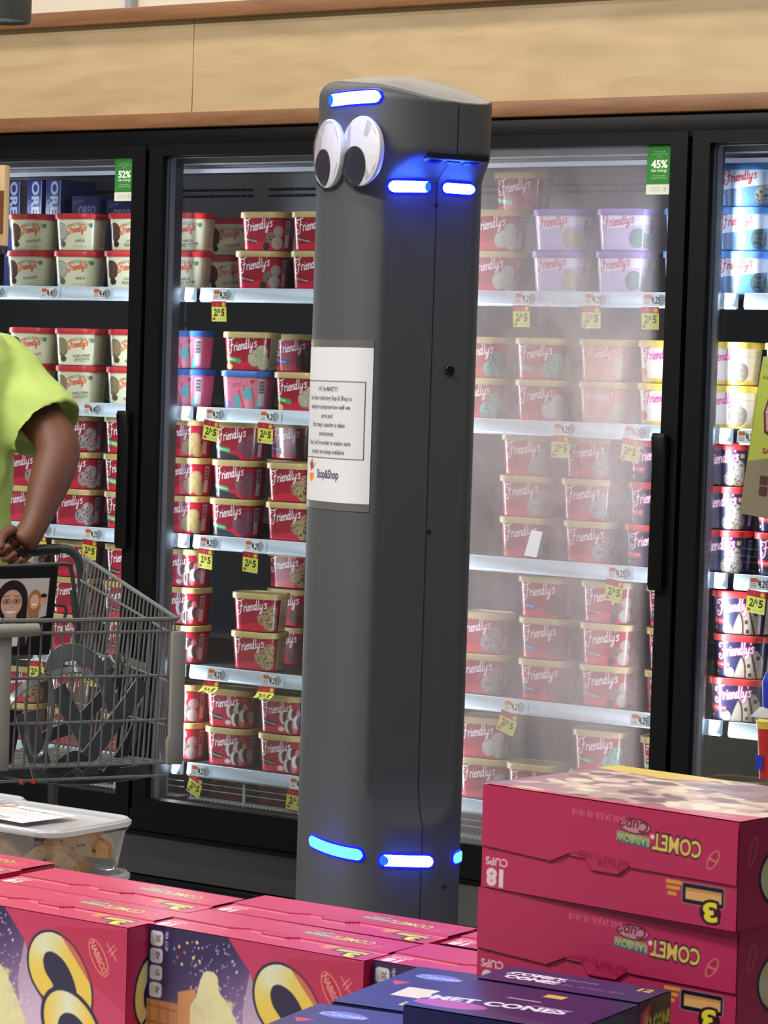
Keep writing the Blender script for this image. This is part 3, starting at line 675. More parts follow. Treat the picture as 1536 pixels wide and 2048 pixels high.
# door one (leftmost in view)
shelfcols(1, 0, [(38, ['nchoc', 'nchoc']), (136, ['nvan', 'nvan']), (238, ['npb', 'npb']), (345, ['nfudge', 'nfudge'])])
shelfcols(1, 1, [(38, ['nchoc', 'nchoc']), (136, ['nbean', 'nbean']), (238, ['nfudge', 'nfudge']), (345, ['cotton', 'cotton'])])
shelfcols(1, 2, [(28, ['chip']*3), (130, ['chip']*3), (234, ['straw']*3), (343, ['butter']*3)])
shelfcols(1, 3, [(22, ['vanilla2']*3), (122, ['chip']*3), (232, ['neapol']*3), (340, ['neapol']*3)])
shelfcols(1, 4, [(20, ['dough']*2), (120, ['choc']*2), (228, ['sundae']*2), (336, ['sundae']*2)])
# door two
shelfcols(2, 0, [(505, ['sundae', 'sundae']), (612, ['sundae', 'sundae']), (722, ['sundae', 'sundae']), (440, ['nchoc', 'nchoc'], 5.80, True)])
shelfcols(2, 1, [(472, ['cotton', 'vanilla']), (580, ['vanilla']), (690, ['skyblue' if 0 else 'sky', 'sky']), (575, ['', 'choc'], 5.76, True)])
shelfcols(2, 2, [(450, ['berry']*3), (562, ['dough', 'dough']), (672, ['chip', 'chip']), (560, ['dough', 'dough', 'choc'], 5.78, True)])
shelfcols(2, 3, [(490, ['dough2', 'dough2']), (680, ['dough', 'dough']), (560, ['choc', 'choc', 'dough'], 5.76, True), (650, ['dough', 'dough', 'dough'], 5.76, True)])
shelfcols(2, 4, [(437, ['neapol', 'neapol']), (546, ['neapol', 'neapol']), (660, ['chip', 'chip'])])
shelfcols(2, 5, [(440, ['choc'], 5.70), (540, ['dough'], 5.70), (640, ['choc'], 5.70)])
# door three (fogged)
shelfcols(3, 0, [(968, ['vanilla2', 'vanilla2']), (1098, ['lilac', 'lilac']), (1228, ['lilac2', 'lilac2']), (1364, ['sky', 'sky']), (1015, ['', '', 'straw'], 5.70, True)])
shelfcols(3, 1, [(945, ['mint', 'mint']), (1065, ['vanilla2', 'mint']), (1190, ['peach', 'peach']), (1315, ['yellow', 'yellow'])])
shelfcols(3, 2, [(1034, ['cookies']*3), (1160, ['cookies']*3), (1290, ['navyc', 'navyc', 'navyc'])])
shelfcols(3, 3, [(945, ['cookies', 'cookies']), (1072, ['choc']*3), (1196, ['sundae']*3), (1330, ['choc']*3)])
shelfcols(3, 4, [(945, ['vanilla2', 'vanilla2']), (1048, ['neapol']), (1180, ['mint', 'mint']), (1320, ['straw', 'straw'])])
# door four
shelfcols(4, 0, [(1469, ['sky2', 'sky2', 'sky']), (1588, ['sky2', 'sky2', 'sky'])])
shelfcols(4, 1, [(1438, ['yellow', 'yellow']), (1565, ['yellow', 'yellow'])])
shelfcols(4, 2, [(1428, ['navyc']*3), (1552, ['navyc']*3)])
shelfcols(4, 3, [(1462, ['navys']*3)])
shelfcols(4, 4, [(1450, ['mint'], 5.70)])

# tall blue churro boxes behind the top-left tubs
def oreo_cv():
    c = Cv(0, .052, 0, .19, 700, (44, 58, 128)); c.text('OREO', .030, .125, .024, (196, 206, 232), rot=-90, bold=.04, sx=1.35); c.text('Churros', .0105, .110, .012, (150, 170, 214), rot=-90, shear=.2); c.rect(.0495, 0, .052, .19, (150, 166, 214)); return c
me_o = card('front_print', oreo_cv()); me_o.materials.append(M['print'])
mb_blue = mat('blue_carton', (40, 52, 112), .5)
for i, px in enumerate((20, 63, 101)):
    P = atY(px, 420, 5.70); t = thing('churro_box', 'tall blue churro box on end behind the cream tubs, %s' % ['leftmost of three', 'middle of three', 'rightmost of three'][i], 'box', (P[0], 5.71, SH[0]), 0, 'tall blue churro boxes on the top shelf')
    rbox('carton', (-.027, .001, 0), (.027, .14, .290), mb_blue, t, .001); link('front_print', me_o, None, t, (-.026, -.0005, .097))
def oreo2_cv():
    c = Cv(0, .13, 0, .055, 700, (40, 52, 116)); c.text('OREO', .075, .020, .022, (170, 180, 220), bold=.04); c.text('Churros', .030, .044, .010, (130, 150, 200), rot=8, shear=.2); return c
me_o2 = card('front_print', oreo2_cv()); me_o2.materials.append(M['print'])
for i, (px, hh) in enumerate(((165, .245), (235, .235))):
    P = atY(px, 420, 5.70); t = thing('churro_box', 'low blue churro box lying behind the cream tubs, %s of the two' % ['left', 'right'][i], 'box', (P[0], 5.71, SH[0]), 0, 'flat blue churro boxes on the top shelf')
    rbox('carton', (-.046, .001, 0), (.046, .14, hh), mb_blue, t, .001); link('front_print', me_o2, None, t, (-.045, -.0005, hh-.058), None).scale = (.69, 1, 1)

# ================================================================== ROBOT
RD = 5.22
rc = atD(797, 400, RD); RC = np.array([rc[0], rc[1]])
vf = np.array([-.443, -.897]); vf /= np.linalg.norm(vf); vs = np.array([-vf[1], vf[0]])*1.0   # f: front (eyes), s: cut-back side facing the right
if vs[0] < 0: vs = -vs
RA, RB, RP = .141, .134, 2.8
def sstep(x): x = np.clip(x, 0, 1); return x*x*(3-2*x)
def r_sh(z): return .040*sstep((z-1.700)/.055)
def r_d(z):
    lo = .1165+.0205*np.clip(1-(z-.53)/.098, 0, 3)**2.1
    hi = .1165+.075*np.clip((z-1.700)/.060, 0, 3)**1.3
    return np.where(z > 1.2, hi, lo)
def rbase(ph, z):
    c, s_ = np.cos(ph), np.sin(ph); b_ = np.where(s_ > 0, RB+r_sh(z), RB)
    R = (np.abs(c/RA)**RP+np.abs(s_/b_)**RP)**(-1/RP)
    return np.where(s_ > .05, np.minimum(R, r_d(z)/np.maximum(s_, .05)), R)
def rtop(ph):    # rim height round the head, dipping towards the cut side
    q = (np.asarray(ph)+math.pi) % (2*math.pi)-math.pi
    return np.interp(q, RIMK[0], RIMK[1])
RIMK = (np.array([-math.pi, math.pi]), np.array([1.87, 1.87]))
def rsurf(ph, z, off=0):
    ph, z = np.broadcast_arrays(np.asarray(ph, float), np.asarray(z, float))
    R = rbase(ph, z); e = .002; d = (rbase(ph+e, z)-rbase(ph-e, z))/(2*e)
    nf_, ns_ = np.cos(ph)*R+d*np.sin(ph)*1.0, np.sin(ph)*R-d*np.cos(ph)
    L = np.hypot(nf_, ns_); pf = R*np.cos(ph)+off*nf_/L; ps = R*np.sin(ph)+off*ns_/L
    return np.stack([pf*vf[0]+ps*vs[0], pf*vf[1]+ps*vs[1], z], -1)
def projw(P):
    q = (P-CAMP) @ RM; return CXP+FPX*q[..., 0]/-q[..., 2], CYP-FPX*q[..., 1]/-q[..., 2]
_ph = np.linspace(-math.pi, math.pi, 1441); _z = np.arange(.1, 1.9, .004); _PH, _ZZ = np.meshgrid(_ph, _z)
_Q = rsurf(_PH, _ZZ)+np.array([RC[0], RC[1], 0]); _px, _py = projw(_Q)
_a = rsurf(_PH, _ZZ, .001)+np.array([RC[0], RC[1], 0])-_Q
_vis = (_a*(CAMP-_Q)).sum(-1) > 0
def rfind(px, py):
    e = np.where(_vis, (_px-px)**2+(_py-py)**2, 1e9); k = np.unravel_index(np.argmin(e), e.shape); return _PH[k], _ZZ[k]
M['robot'] = mat('robot_grey_shell', (76, 78, 82), .5, bump=.03, bscale=500, spec=.4)
M['robot_cap'] = mat('robot_silver_cap', (186, 188, 194), .24, metal=.75)
M['hole'] = mat('dark_screw', (8, 8, 10), .5)
rob = thing('aisle_robot', 'tall dark grey aisle robot with googly eyes and blue light bars', 'robot', (RC[0], RC[1], 0))
# rim height from the head's near and far outline, by angle
_rk = []
for near, pts in ((True, ((690, 163), (740, 164), (780, 169), (811, 179), (845, 189), (892, 202), (949, 210), (976, 209))), (False, ((740, 150), (767, 149), (830, 150), (892, 161), (955, 180)))):
    j = np.argmin(np.abs(_z-1.79)); m_ = _vis[j] if near else ~_vis[j]
    for x, y in pts:
        k = np.argmin(np.where(m_, np.abs(_px[j]-x), 1e9)); Pk = _Q[j, k]; dep = np.dot(CAMP-Pk, RM[:, 2]) if False else -((Pk-CAMP) @ RM)[2]
        _rk.append((_PH[j, k], atD(x, y, dep)[2]-(0 if near else .012)))
_rk.sort(); _ra = np.array([a for a, _ in _rk]); _rz = np.array([b for _, b in _rk])
_ra = np.concatenate([_ra[-1:]-2*math.pi, _ra, _ra[:1]+2*math.pi]); _rz = np.concatenate([_rz[-1:], _rz, _rz[:1]])
_g = np.linspace(-math.pi, math.pi, 361); _h = np.interp(_g, _ra, _rz)
_h = np.convolve(np.concatenate([_h[-13:-1], _h, _h[1:13]]), np.ones(25)/25, 'valid'); RIMK = (_g, _h)
# body shell
zl = np.concatenate([np.arange(.05, .50, .05), np.arange(.50, .68, .008), np.arange(.70, 1.68, .07), np.arange(1.68, 1.80, .005)])
phs = np.linspace(-math.pi, math.pi, 181)[:-1]; V = []
for z in zl: V.append(rsurf(phs, z))
rt = rtop(phs); fil = .034*np.clip(np.cos(phs)*1.0+.10, .05, 1)
for t in np.linspace(0, 1, 12):
    z = 1.80+(rt-fil-1.80)*t; V.append(np.concatenate([rsurf(phs, 1.79)[:, :2], z[:, None]], 1))
top0 = V[-1].copy()
for a in np.linspace(0, math.pi/2, 10)[1:]:
    k = 1-fil*(1-np.cos(a))/.15; V.append(np.concatenate([top0[:, :2]*k[:, None], (rt-fil+fil*np.sin(a))[:, None]], 1))
rim = V[-1].copy()
b = MB().loft([[tuple(p) for p in R] for R in V], True, False); body = b.build('body', M['robot'], rob, smooth=True)
# silver cap, a shallow dome sitting in the rim
Vc = [rim*np.array([.995, .995, 1])+np.array([0, 0, -.006])]
ctr = np.array([vs[0]*.02, vs[1]*.02, 0])
for k in (1.0, .97, .9, .8, .68, .55, .4, .25, .12, .03):
    h = .034*(1-k*k); P = rim*1.0; q = np.stack([ctr[0]+(P[:, 0]-ctr[0])*k*.995, ctr[1]+(P[:, 1]-ctr[1])*k*.995, (P[:, 2]*k+(RIMK[1].mean())*(1-k))+h*.5+.001], -1); Vc.append(q)
MB().loft([[tuple(p) for p in R] for R in Vc], False, True).build('top_cap', M['robot_cap'], rob, smooth=True)
def rband(name, ph0, ph1, z0, z1, hh, off, m, parent, n=40, thick=.003):
    t = np.linspace(0, 1, n); ph = ph0+(ph1-ph0)*t; zc = z0+(z1-z0)*t
    L = abs(ph1-ph0)*.14; dd = np.minimum(t, 1-t)*L; h = hh*np.sqrt(np.clip(1-np.clip(1-dd/hh, 0, 1)**2, 0.002, 1))
    rings = []
    for i in range(n):
        a = rsurf(ph[i], zc[i]-h[i], off-thick); c = rsurf(ph[i], zc[i]-h[i]*.9, off); d = rsurf(ph[i], zc[i]+h[i]*.9, off); e = rsurf(ph[i], zc[i]+h[i], off-thick)
        rings.append([tuple(a), tuple(c), tuple(d), tuple(e)])
    return MB().loft(rings).build(name, m, parent, smooth=True)
def emis(name, col, st):
    return mat(name, (0, 0, 0), .3, emit=col, estr=st)
ME_core = emis('light_bar_core', (60, 110, 255), 95); ME_halo = emis('light_bar_blue_edge', (2, 4, 255), 8); ME_dim = emis('light_bar_dim_end', (30, 100, 255), 1.6)
ME_cyan = emis('light_bar_cyan_core', (96, 222, 255), 2.2)
def bar(x0, y0, x1, y1, hpx, dim=None, lw=1.0, core=None):
    (pa, za), (pb, zb) = rfind(x0, y0), rfind(x1, y1); hh = hpx/2/1096
    o = rband('light_bar', pa, pb, za, zb, hh+.0035, .0022, ME_halo, rob); o['label'] = 'glowing blue light bar'
    L = pb-pa; e = L*.03
    rband('light_core', pa+e*1.0, pb-e*1.0, za, zb, hh, .0042, core or ME_core, o)
    if dim is not None:
        q0, q1 = (0.02, .16) if dim == 'l' else (.82, .98)
        rband('dim_end', pa+L*q0, pa+L*q1, za+(zb-za)*q0, za+(zb-za)*q1, hh*.96, .0050, ME_dim, o, 12)
    pm, zm = (pa+pb)/2, (za+zb)/2; P = rsurf(pm, zm, .05)
    l = bpy.data.lights.new('bar_glow', 'POINT'); l.energy = .17*lw; l.color = (.02, .03, 1); l.shadow_soft_size = .02
    ol = bpy.data.objects.new('bar_glow', l); COL.objects.link(ol); ol.location = (RC[0]+P[0], RC[1]+P[1], P[2])
bar(659, 200, 768, 192, 25, 'l', .8)
bar(772, 371, 861, 373, 23, 'r', 1.7); bar(883, 377, 951, 378, 21, None, 1.2)
bar(619, 1680, 731, 1709, 23, None, .8, ME_cyan); bar(755, 1720, 867, 1722, 23, 'l', .8); bar(904, 1719, 937, 1712, 22, None, .4, ME_cyan)
# seam, screws and camera
pse, zse = rfind(868, 560)
zz = np.concatenate([np.arange(.08, .50, .06), np.arange(.50, .68, .01), np.arange(.72, 1.66, .08), np.arange(1.66, 1.85, .006)])
zz = zz[zz < float(rtop(np.array(pse)))-.004]
rg = []
for z in zz:
    a = [tuple(rsurf(pse+dp, z, of)) for dp, of in ((-.007, -.002), (-.005, .0006), (.005, .0006), (.007, -.002))]; rg.append(a)
MB().loft(rg).build('seam', M['hole'], rob)
def disc(name, px, py, r, m, parent, h=.003):
    ph, z = rfind(px, py); P = rsurf(ph, z, 0); Q = rsurf(ph, z, .01); n = Vector(Q-P).normalized(); q = n.to_track_quat('Z', 'Y')
    b = MB(); b.loft([[(r*k*math.cos(a), r*k*math.sin(a), zz_) for a in np.linspace(0, 2*math.pi, 17)[:-1]] for k, zz_ in ((1, -.002), (1, h*.6), (.8, h))])
    o = b.build(name, m, parent, smooth=True, loc=tuple(P)); o.rotation_mode = 'QUATERNION'; o.rotation_quaternion = q; return o
disc('screw', 872, 412, .0035, M['hole'], rob); disc('camera_lens', 898, 743, .0095, mat('glossy_lens', (16, 16, 20), .15), rob, .005); disc('screw', 857, 1063, .004, M['hole'], rob); disc('screw', 888, 1773, .0045, M['hole'], rob)
# sensor tray under the head's overhang
n2 = Vector((vs[0], vs[1], 0)); f2 = Vector((vf[0], vf[1], 0))
def rl(f, s_, z): return (vf[0]*f+vs[0]*s_, vf[1]*f+vs[1]*s_, z)
b = MB()
def fbox(b, f0, f1, s0, s1, z0, z1, tz=0):
    b.add([rl(f0, s0, z0), rl(f1, s0, z0), rl(f1, s1, z0+tz), rl(f0, s1, z0+tz), rl(f0, s0, z1), rl(f1, s0, z1), rl(f1, s1, z1+tz), rl(f0, s1, z1+tz)], [(0,3,2,1),(4,5,6,7),(0,1,5,4),(1,2,6,5),(2,3,7,6),(3,0,4,7)])
fbox(b, -.088, .040, .118, .172, 1.727, 1.742, .012)
tray = b.build('sensor_tray', M['hole'], rob, bevel=.003)
b = MB(); fbox(b, -.075, -.045, .125, .160, 1.7245, 1.7275, .010); fbox(b, -.036, -.008, .125, .160, 1.7245, 1.7275, .010); fbox(b, .002, .028, .125, .160, 1.7245, 1.7275, .010)
b.build('sensor_window', mat('sensor_glass_reflection', (20, 20, 60), .15, emit=(6, 6, 200), estr=.6), tray)  # emission imitates the blue of the light bars reflected in the windows
# googly eyes
M['eye'] = mat('googly_white', (222, 222, 228), .35); M['pupil'] = mat('googly_black', (44, 44, 54), .35)
M['dome'] = glass_mat('clear_eye_dome', (.985, .985, .99), .012, .15)
camdir = np.array([.569, -.822]); rdir = np.array([.822, .569])
def eye(cx, cy, angdeg, pdx, pdy, pr, lab):
    ph, z = rfind(cx, cy); P = rsurf(ph, z, 0); a = math.radians(angdeg); n = camdir*math.cos(a)-rdir*math.sin(a); n3 = Vector((n[0], n[1], 0)); t3 = Vector((-n[1], n[0], 0))
    if t3.dot(Vector((rdir[0], rdir[1], 0))) < 0: t3 = -t3
    R = .0620; rot = Matrix((t3, Vector((0, 0, 1)), n3)).transposed()
    if rot.determinant() < 0: rot = Matrix((t3, Vector((0, 0, 1)), n3)).transposed()
    def disk(name, r, h0, h1, m, par, off=(0, 0), prof=None):
        prof = prof or ((1, h0), (1, h1), (.001, h1)); rings = [[tuple(rot @ Vector((off[0]+r*k*math.cos(q), off[1]+r*k*math.sin(q), hz))) for q in np.linspace(0, 2*math.pi, 49)[:-1]] for k, hz in prof]
        return MB().loft(rings).build(name, m, par, smooth=True)
    base = disk('googly_eye', R, -.012, .002, M['eye'], rob, (0, 0), ((.92, -.012), (1, -.004), (1, .001), (.96, .003), (.01, .003))); base.location = tuple(P+np.array([n[0], n[1], 0])*.008); base['label'] = lab
    disk('pupil', pr, .003, .0055, M['pupil'], base, (pdx, pdy))
    disk('eye_dome', R*.985, .006, .012, M['dome'], base, (0, 0), [(math.cos(q), .003+.012*math.sin(q)) for q in np.linspace(0, 1.5, 9)]+[(.01, .015)])
eye(729, 302, 56, -.015, -.027, .036, 'right googly eye with a large black pupil')
eye(664, 307, 67, -.014, -.026, .0345, 'left googly eye seen almost edge-on')
# taped notice
c = Cv(0, .2159, 0, .2794, 1000, (212, 212, 216)); INK = (60, 62, 70)
c.rect(.012, .078, .204, .2185, INK); c.rect(.0138, .0796, .2022, .2169, (206, 206, 210))
for i, (t, sx) in enumerate((("Hi! I'm MARTY!", .9), ('I am future technology Stop & Shop is', .78), ('employing to improve how well we', .8), ('serve you!', .85), ('First step is assuring a clean', .85), ('environment.', .85), ('Next, I will be working on making sure', .76), ('product are always available', .85))):
    c.text(t, .106, .204-i*.0162, .0082, (70, 72, 80), sx=sx, bold=.02)
c.text('Stop&Shop', .112, .050, .0150, (66, 62, 92), sx=.78, bold=.03)
c.poly(arch(.050, .050, .012, .016, 180, 360)+[(.062, .050)], (232, 132, 66)); c.poly([(.046, .052), (.040, .066), (.046, .074), (.052, .060)], (186, 52, 40)); c.poly([(.050, .056), (.054, .082), (.057, .060)], (60, 70, 60)); c.poly([(.046, .060), (.049, .078), (.053, .060)], (206, 70, 44)); c.line([(.058, .058), (.064, .068)], .003, (110, 120, 70))
(p1, z1t), (p1b, z1b) = rfind(747, 730), rfind(744, 1008)
zb = z1b; zt = zb+.2794
phl = np.linspace(p1+1.9, p1, 400) if False else None
# walk round the shell from the right edge of the sheet until 8.5 in of arc are used
best = None
for sg in (1, -1):
    q = p1+sg*np.linspace(0, 2.2, 900); Pq = rsurf(q, np.full_like(q, 1.1), .0012); ds = np.concatenate([[0], np.cumsum(np.linalg.norm(np.diff(Pq, axis=0), axis=1))])
    k = min(np.searchsorted(ds, .2159), len(q)-1); x_, _y = projw(Pq[k:k+1]+np.array([RC[0], RC[1], 0]))
    if best is None or x_[0] < best[0]: best = (x_[0], q, ds)
_, q, ds = best
def ncurve(U, V): 
    ph = np.interp(.2159-U, ds, q); return rsurf(ph, zb+V, .0014)
link_n = panel('taped_notice', c, M['paper'], rob, None, (1, 0, 0), (0, 0, 1), 900, curve=ncurve); link_n['label'] = 'white paper notice taped to the robot'
tape = mat('grey_tape', (98, 98, 100), .25)
for nm, za, zb_ in (('tape', zt-.004, zt+.014), ('tape', zb-.014, zb+.004)):
    u = np.linspace(.0, .2159, 40); rg = []
    for uu in u:
        ph = float(np.interp(.2159-uu, ds, q)); rg.append([tuple(rsurf(ph, za, .0003)), tuple(rsurf(ph, za, .0012)), tuple(rsurf(ph, zb_, .0012)), tuple(rsurf(ph, zb_, .0003))])
    MB().loft(rg).build(nm, tape, rob)
# wheelbase hidden behind the boxes
b = MB(); b.loft([[tuple(rsurf(p, .2)[:2]*k)+(z,) for p in np.linspace(-math.pi, math.pi, 61)[:-1]] for k, z in ((1.12, .012), (1.2, .03), (1.2, .10), (1.01, .15))]); b.build('base_skirt', M['robot'], rob, smooth=True)
for s_ in (-1, 1):
    o = MB().loft([[(.04*math.cos(a), y, .04*math.sin(a)) for a in np.linspace(0, 2*math.pi, 25)[:-1]] for y in (-.015, .015)]).build('wheel', M['hole'], rob, loc=(s_*.12, 0, .04))

# ================================================================== BOXES ON THE DISPLAY TABLE
PINK = (190, 50, 94); PINKD = (150, 24, 62)
M['pink'] = mat('pink_carton', PINK, .38); M['navy'] = mat('navy_carton', (30, 32, 78), .34); M['teal'] = mat('teal_carton', (24, 72, 104), .4)
BL, BT, BW = .262, .095, .19
YL = (232, 206, 96); NV = (30, 24, 62)
def grad(cx, cy, r):
    def g(X, Y):
        t = np.clip(1-np.abs((X-cx)/r), 0, 1)[..., None]; return np.array([226, 190, 72])*(1-t)+np.array([216, 220, 200])*t
    return g
def side_cv():
    c = Cv(0, BL, 0, BT, 1500, PINK); v = lambda t: BT*(1-t); u = lambda t: BL*t
    c.text('18', u(.056), v(.895), BT*.155, (238, 214, 214), rot=180, bold=.06); c.text('CUPS', u(.062), v(.74), BT*.075, (236, 200, 206), rot=180, bold=.03)
    c.text('COMET', u(.775), v(.30), BT*.158, (60, 20, 50), rot=178, bold=.075, sx=.66); c.text('COMET', u(.775), v(.30), BT*.148, (232, 204, 104), rot=178, bold=.03, sx=.705)
    c.ell(u(.682), v(.25), .0022, .0022, (240, 220, 220))
    c.poly([(u(.545), v(.34)), (u(.545), v(.24)), (u(.67), v(.26)), (u(.67), v(.37))], (66, 110, 104)); c.poly([(u(.545), v(.29)), (u(.545), v(.24)), (u(.67), v(.26)), (u(.67), v(.30))], (150, 160, 90)); c.text('RAINBOW', u(.608), v(.305), BT*.070, (206, 196, 150), rot=176, sx=.74)
    c.ell(u(.615), v(.18), .016, .0068, (66, 20, 50)); c.ell(u(.615), v(.18), .015, .0058, (206, 140, 150)); c.text('Cups', u(.615), v(.18), BT*.10, (120, 40, 70), rot=180, shear=.2, bold=.02)
    c.text('B-03 24 JUL 18 18:18', u(.47), v(.135), BT*.058, (214, 106, 136), rot=179, sx=.8)
    c.text('TEAR HERE TO OPEN', u(.50), v(.53), BT*.052, PINKD, rot=176, sx=.8); c.text('PULL TAB', u(.52), v(.585), BT*.05, PINKD, rot=176, sx=.8)
    c.ell(u(.912), v(.375), .0098, .0046, (222, 130, 140), 60); c.ell(u(.912), v(.375), .0085, .0034, (176, 50, 70), 60); c.line([(u(.90), v(.37)), (u(.925), v(.39))], .0018, (222, 130, 140))
    for k, w_ in enumerate((.028, .024, .018)): c.rect(u(.735)+(.014-w_/2)*.4, v(.655+.055*k), u(.735)+w_*.5+.002, v(.62+.055*k), (224, 160, 60))
    c.rrect(u(.795), v(.82), u(.957), v(.62), .003, (140, 128, 120)); c.rrect(u(.800), v(.81), u(.952), v(.63), .002, (30, 20, 50)); c.rect(u(.81), v(.775), u(.945), v(.665), (228, 178, 108)); c.rect(u(.81), v(.70), u(.945), v(.665), (204, 150, 84))
    c.ell(u(.905), v(.87), .0105, .0090, (60, 20, 40)); c.text('3', u(.905), v(.865), BT*.175, (60, 20, 40), rot=188, bold=.12, sx=1.3); c.text('3', u(.905), v(.865), BT*.165, (238, 226, 60), rot=188, bold=.05, sx=1.35)
    c.line([(0, v(.60)), (u(.32), v(.645)), (u(.375), v(.52)), (u(.42), v(.53))], .0012, PINKD); c.line([(u(.42), v(.53)), (u(.445), v(.66)), (u(.555), v(.66)), (u(.60), v(.52))], .0012, PINKD); c.line([(u(.60), v(.57)), (BL, v(.60))], .0010, PINKD)
    return c
def flap_disp(U, V):
    t = 1-V/BT; u = U/BL
    edge = np.where(u < .28, .60+.04*u/.28, np.where(u < .36, .645-.11*(u-.28)/.08*1.0, np.where(u < .42, .56, np.where(u < .445, .56+.1*(u-.42)/.025, np.where(u < .555, .66, np.where(u < .60, .66-.10*(u-.555)/.045, .58))))))
    return np.where(t < edge, .0014, .0)
def front_cv():
    c = Cv(0, BL, 0, BW, 1250, PINK); Y = lambda t: BW-t      # t metres below the top edge
    def bg(X, Yy):
        t = np.clip((BW-Yy-.02)/.12+(X-.08)/.12*.6, 0, 1)[..., None]; return np.array([44, 28, 78])*(1-t)+np.array([190, 150, 190])*t
    c.poly([(0, Y(0)), (.100, Y(0)), (.128, Y(.030)), (.158, Y(.10)), (.17, Y(.19)), (0, Y(.19))], bg)
    c.poly([(.128, Y(.030)), (.158, Y(.10)), (.17, Y(.19)), (.14, Y(.19)), (.12, Y(.07))], (206, 190, 206), .55)
    for k in range(230):
        a = random.random(); x = .055+.095*random.random(); t = .006+.10*random.random()
        if x > .100+t*.42: continue
        c.ell(x, Y(t), random.uniform(.0006, .0016), random.uniform(.0006, .0016), (214, 196, 224), al=random.uniform(.4, .95))
    for (x, t, cl) in ((.050, .008, YL), (.040, .013, YL), (.062, .006, (230, 220, 130)), (.034, .016, (70, 160, 190)), (.047, .018, (200, 100, 100)), (.058, .022, (226, 214, 130)), (.066, .024, (226, 214, 130)), (.034, .029, (150, 60, 80)), (.044, .030, YL), (.038, .024, (200, 80, 100))): c.ell(x, Y(t+.004), .0014, .0018, cl, random.uniform(0, 90))
    for k in range(4):
        c.rrect(.0035, Y(.005+.0172*k+.0152), .0195, Y(.005+.0172*k), .004, (206, 204, 206)); c.text(('20', '0g', '10', '0g')[k], .0135, Y(.0125+.0172*k), .0052, (60, 58, 76), rot=-90, bold=.02); 
        for q_ in range(3): c.rect(.0055+q_*.0016, Y(.0175+.0172*k), .0062+q_*.0016, Y(.0075+.0172*k), (150, 148, 156))
    c.text('PER CUP', .024, Y(.014), .0036, (206, 200, 214), rot=-90)
    # waffle cups and the scoop
    c.rect(0, Y(.19), .060, Y(.074), (196, 130, 80))
    for k in range(7): c.line([(0, Y(.080+.016*k)), (.060, Y(.083+.016*k))], .0018, (160, 98, 56))
    for k in range(5): c.line([(.004+.012*k, Y(.074)), (.006+.012*k, Y(.19))], .0018, (168, 104, 60))
    c.poly([(.040, Y(.062)), (.062, Y(.056)), (.062, Y(.19)), (.040, Y(.19))], (206, 138, 84))
    sc = [(.056, .19), (.055, .085), (.064, .060), (.070, .040), (.079, .036), (.086, .038), (.090, .044), (.092, .056), (.104, .068), (.118, .088), (.130, .112), (.136, .15), (.134, .19)]
    P = [(x+random.uniform(-.0012, .0012), Y(t+random.uniform(-.0012, .0012))) for x, t in [tuple(p) for p in catmull([(a, b_) for a, b_ in sc], 6)]]
    c.poly(P, (216, 208, 158))
    for k in range(120):
        x = random.uniform(.062, .128); t = random.uniform(.06, .18)
        if t > .05+(x-.09)*1.1: c.ell(x, Y(t), .006, .003, tuple(v*random.uniform(.92, 1.06) for v in (214, 206, 158)), random.uniform(0, 180), .5)
    # huge C and O reading downwards
    def ring(cx, t, rx, ry, rot, gap):
        cy = Y(t); c.ell(cx, cy, rx*1.10, ry*1.13, NV, rot); c.ell(cx, cy, rx, ry, grad(cx-.006, cy, .030), rot); c.ell(cx+.002, cy-.004, rx*.54, ry*.56, NV, rot)
    c.ell(.178, Y(.056), .040, .029, NV, -50)
    Ca = [(.1585, Y(.074)), (.148, Y(.062)), (.144, Y(.046)), (.150, Y(.032)), (.165, Y(.027)), (.184, Y(.034)), (.199, Y(.050)), (.208, Y(.070)), (.208, Y(.088))]
    c.line(Ca, .0245, NV, smooth=8)
    Q_ = catmull(Ca, 8)
    for a_ in range(len(Q_)-1): tt_ = math.exp(-((a_/len(Q_)-.46)/.16)**2); cl_ = tuple(p*(1-tt_)+q*tt_ for p, q in zip((224, 192, 76), (214, 216, 186))); c.line([Q_[a_], Q_[a_+1]], .0195, cl_)
    ring(.194, .112, .044, .031, -46, 1); ring(.206, .166, .042, .030, -42, 1)
    # oval maker's mark on a darker corner
    c.poly([(.168, Y(0.010)), (BL, Y(.002)), (BL, Y(.085)), (.214, Y(.060))], (170, 30, 66), .55)
    c.ell(.226, Y(.034), .0205, .0092, (226, 140, 130), -58); c.ell(.226, Y(.034), .0192, .0079, (172, 34, 60), -58); c.text('NABISCO', .226, Y(.034), .0068, (226, 150, 140), rot=-58, bold=.03, sx=.85)
    c.line([(.236, Y(.018)), (.249, Y(.034))], .0012, (226, 140, 130)); c.line([(.238, Y(.027)), (.246, Y(.019))], .0012, (226, 140, 130)); c.line([(.241, Y(.030)), (.249, Y(.022))], .0012, (226, 140, 130))
    return c
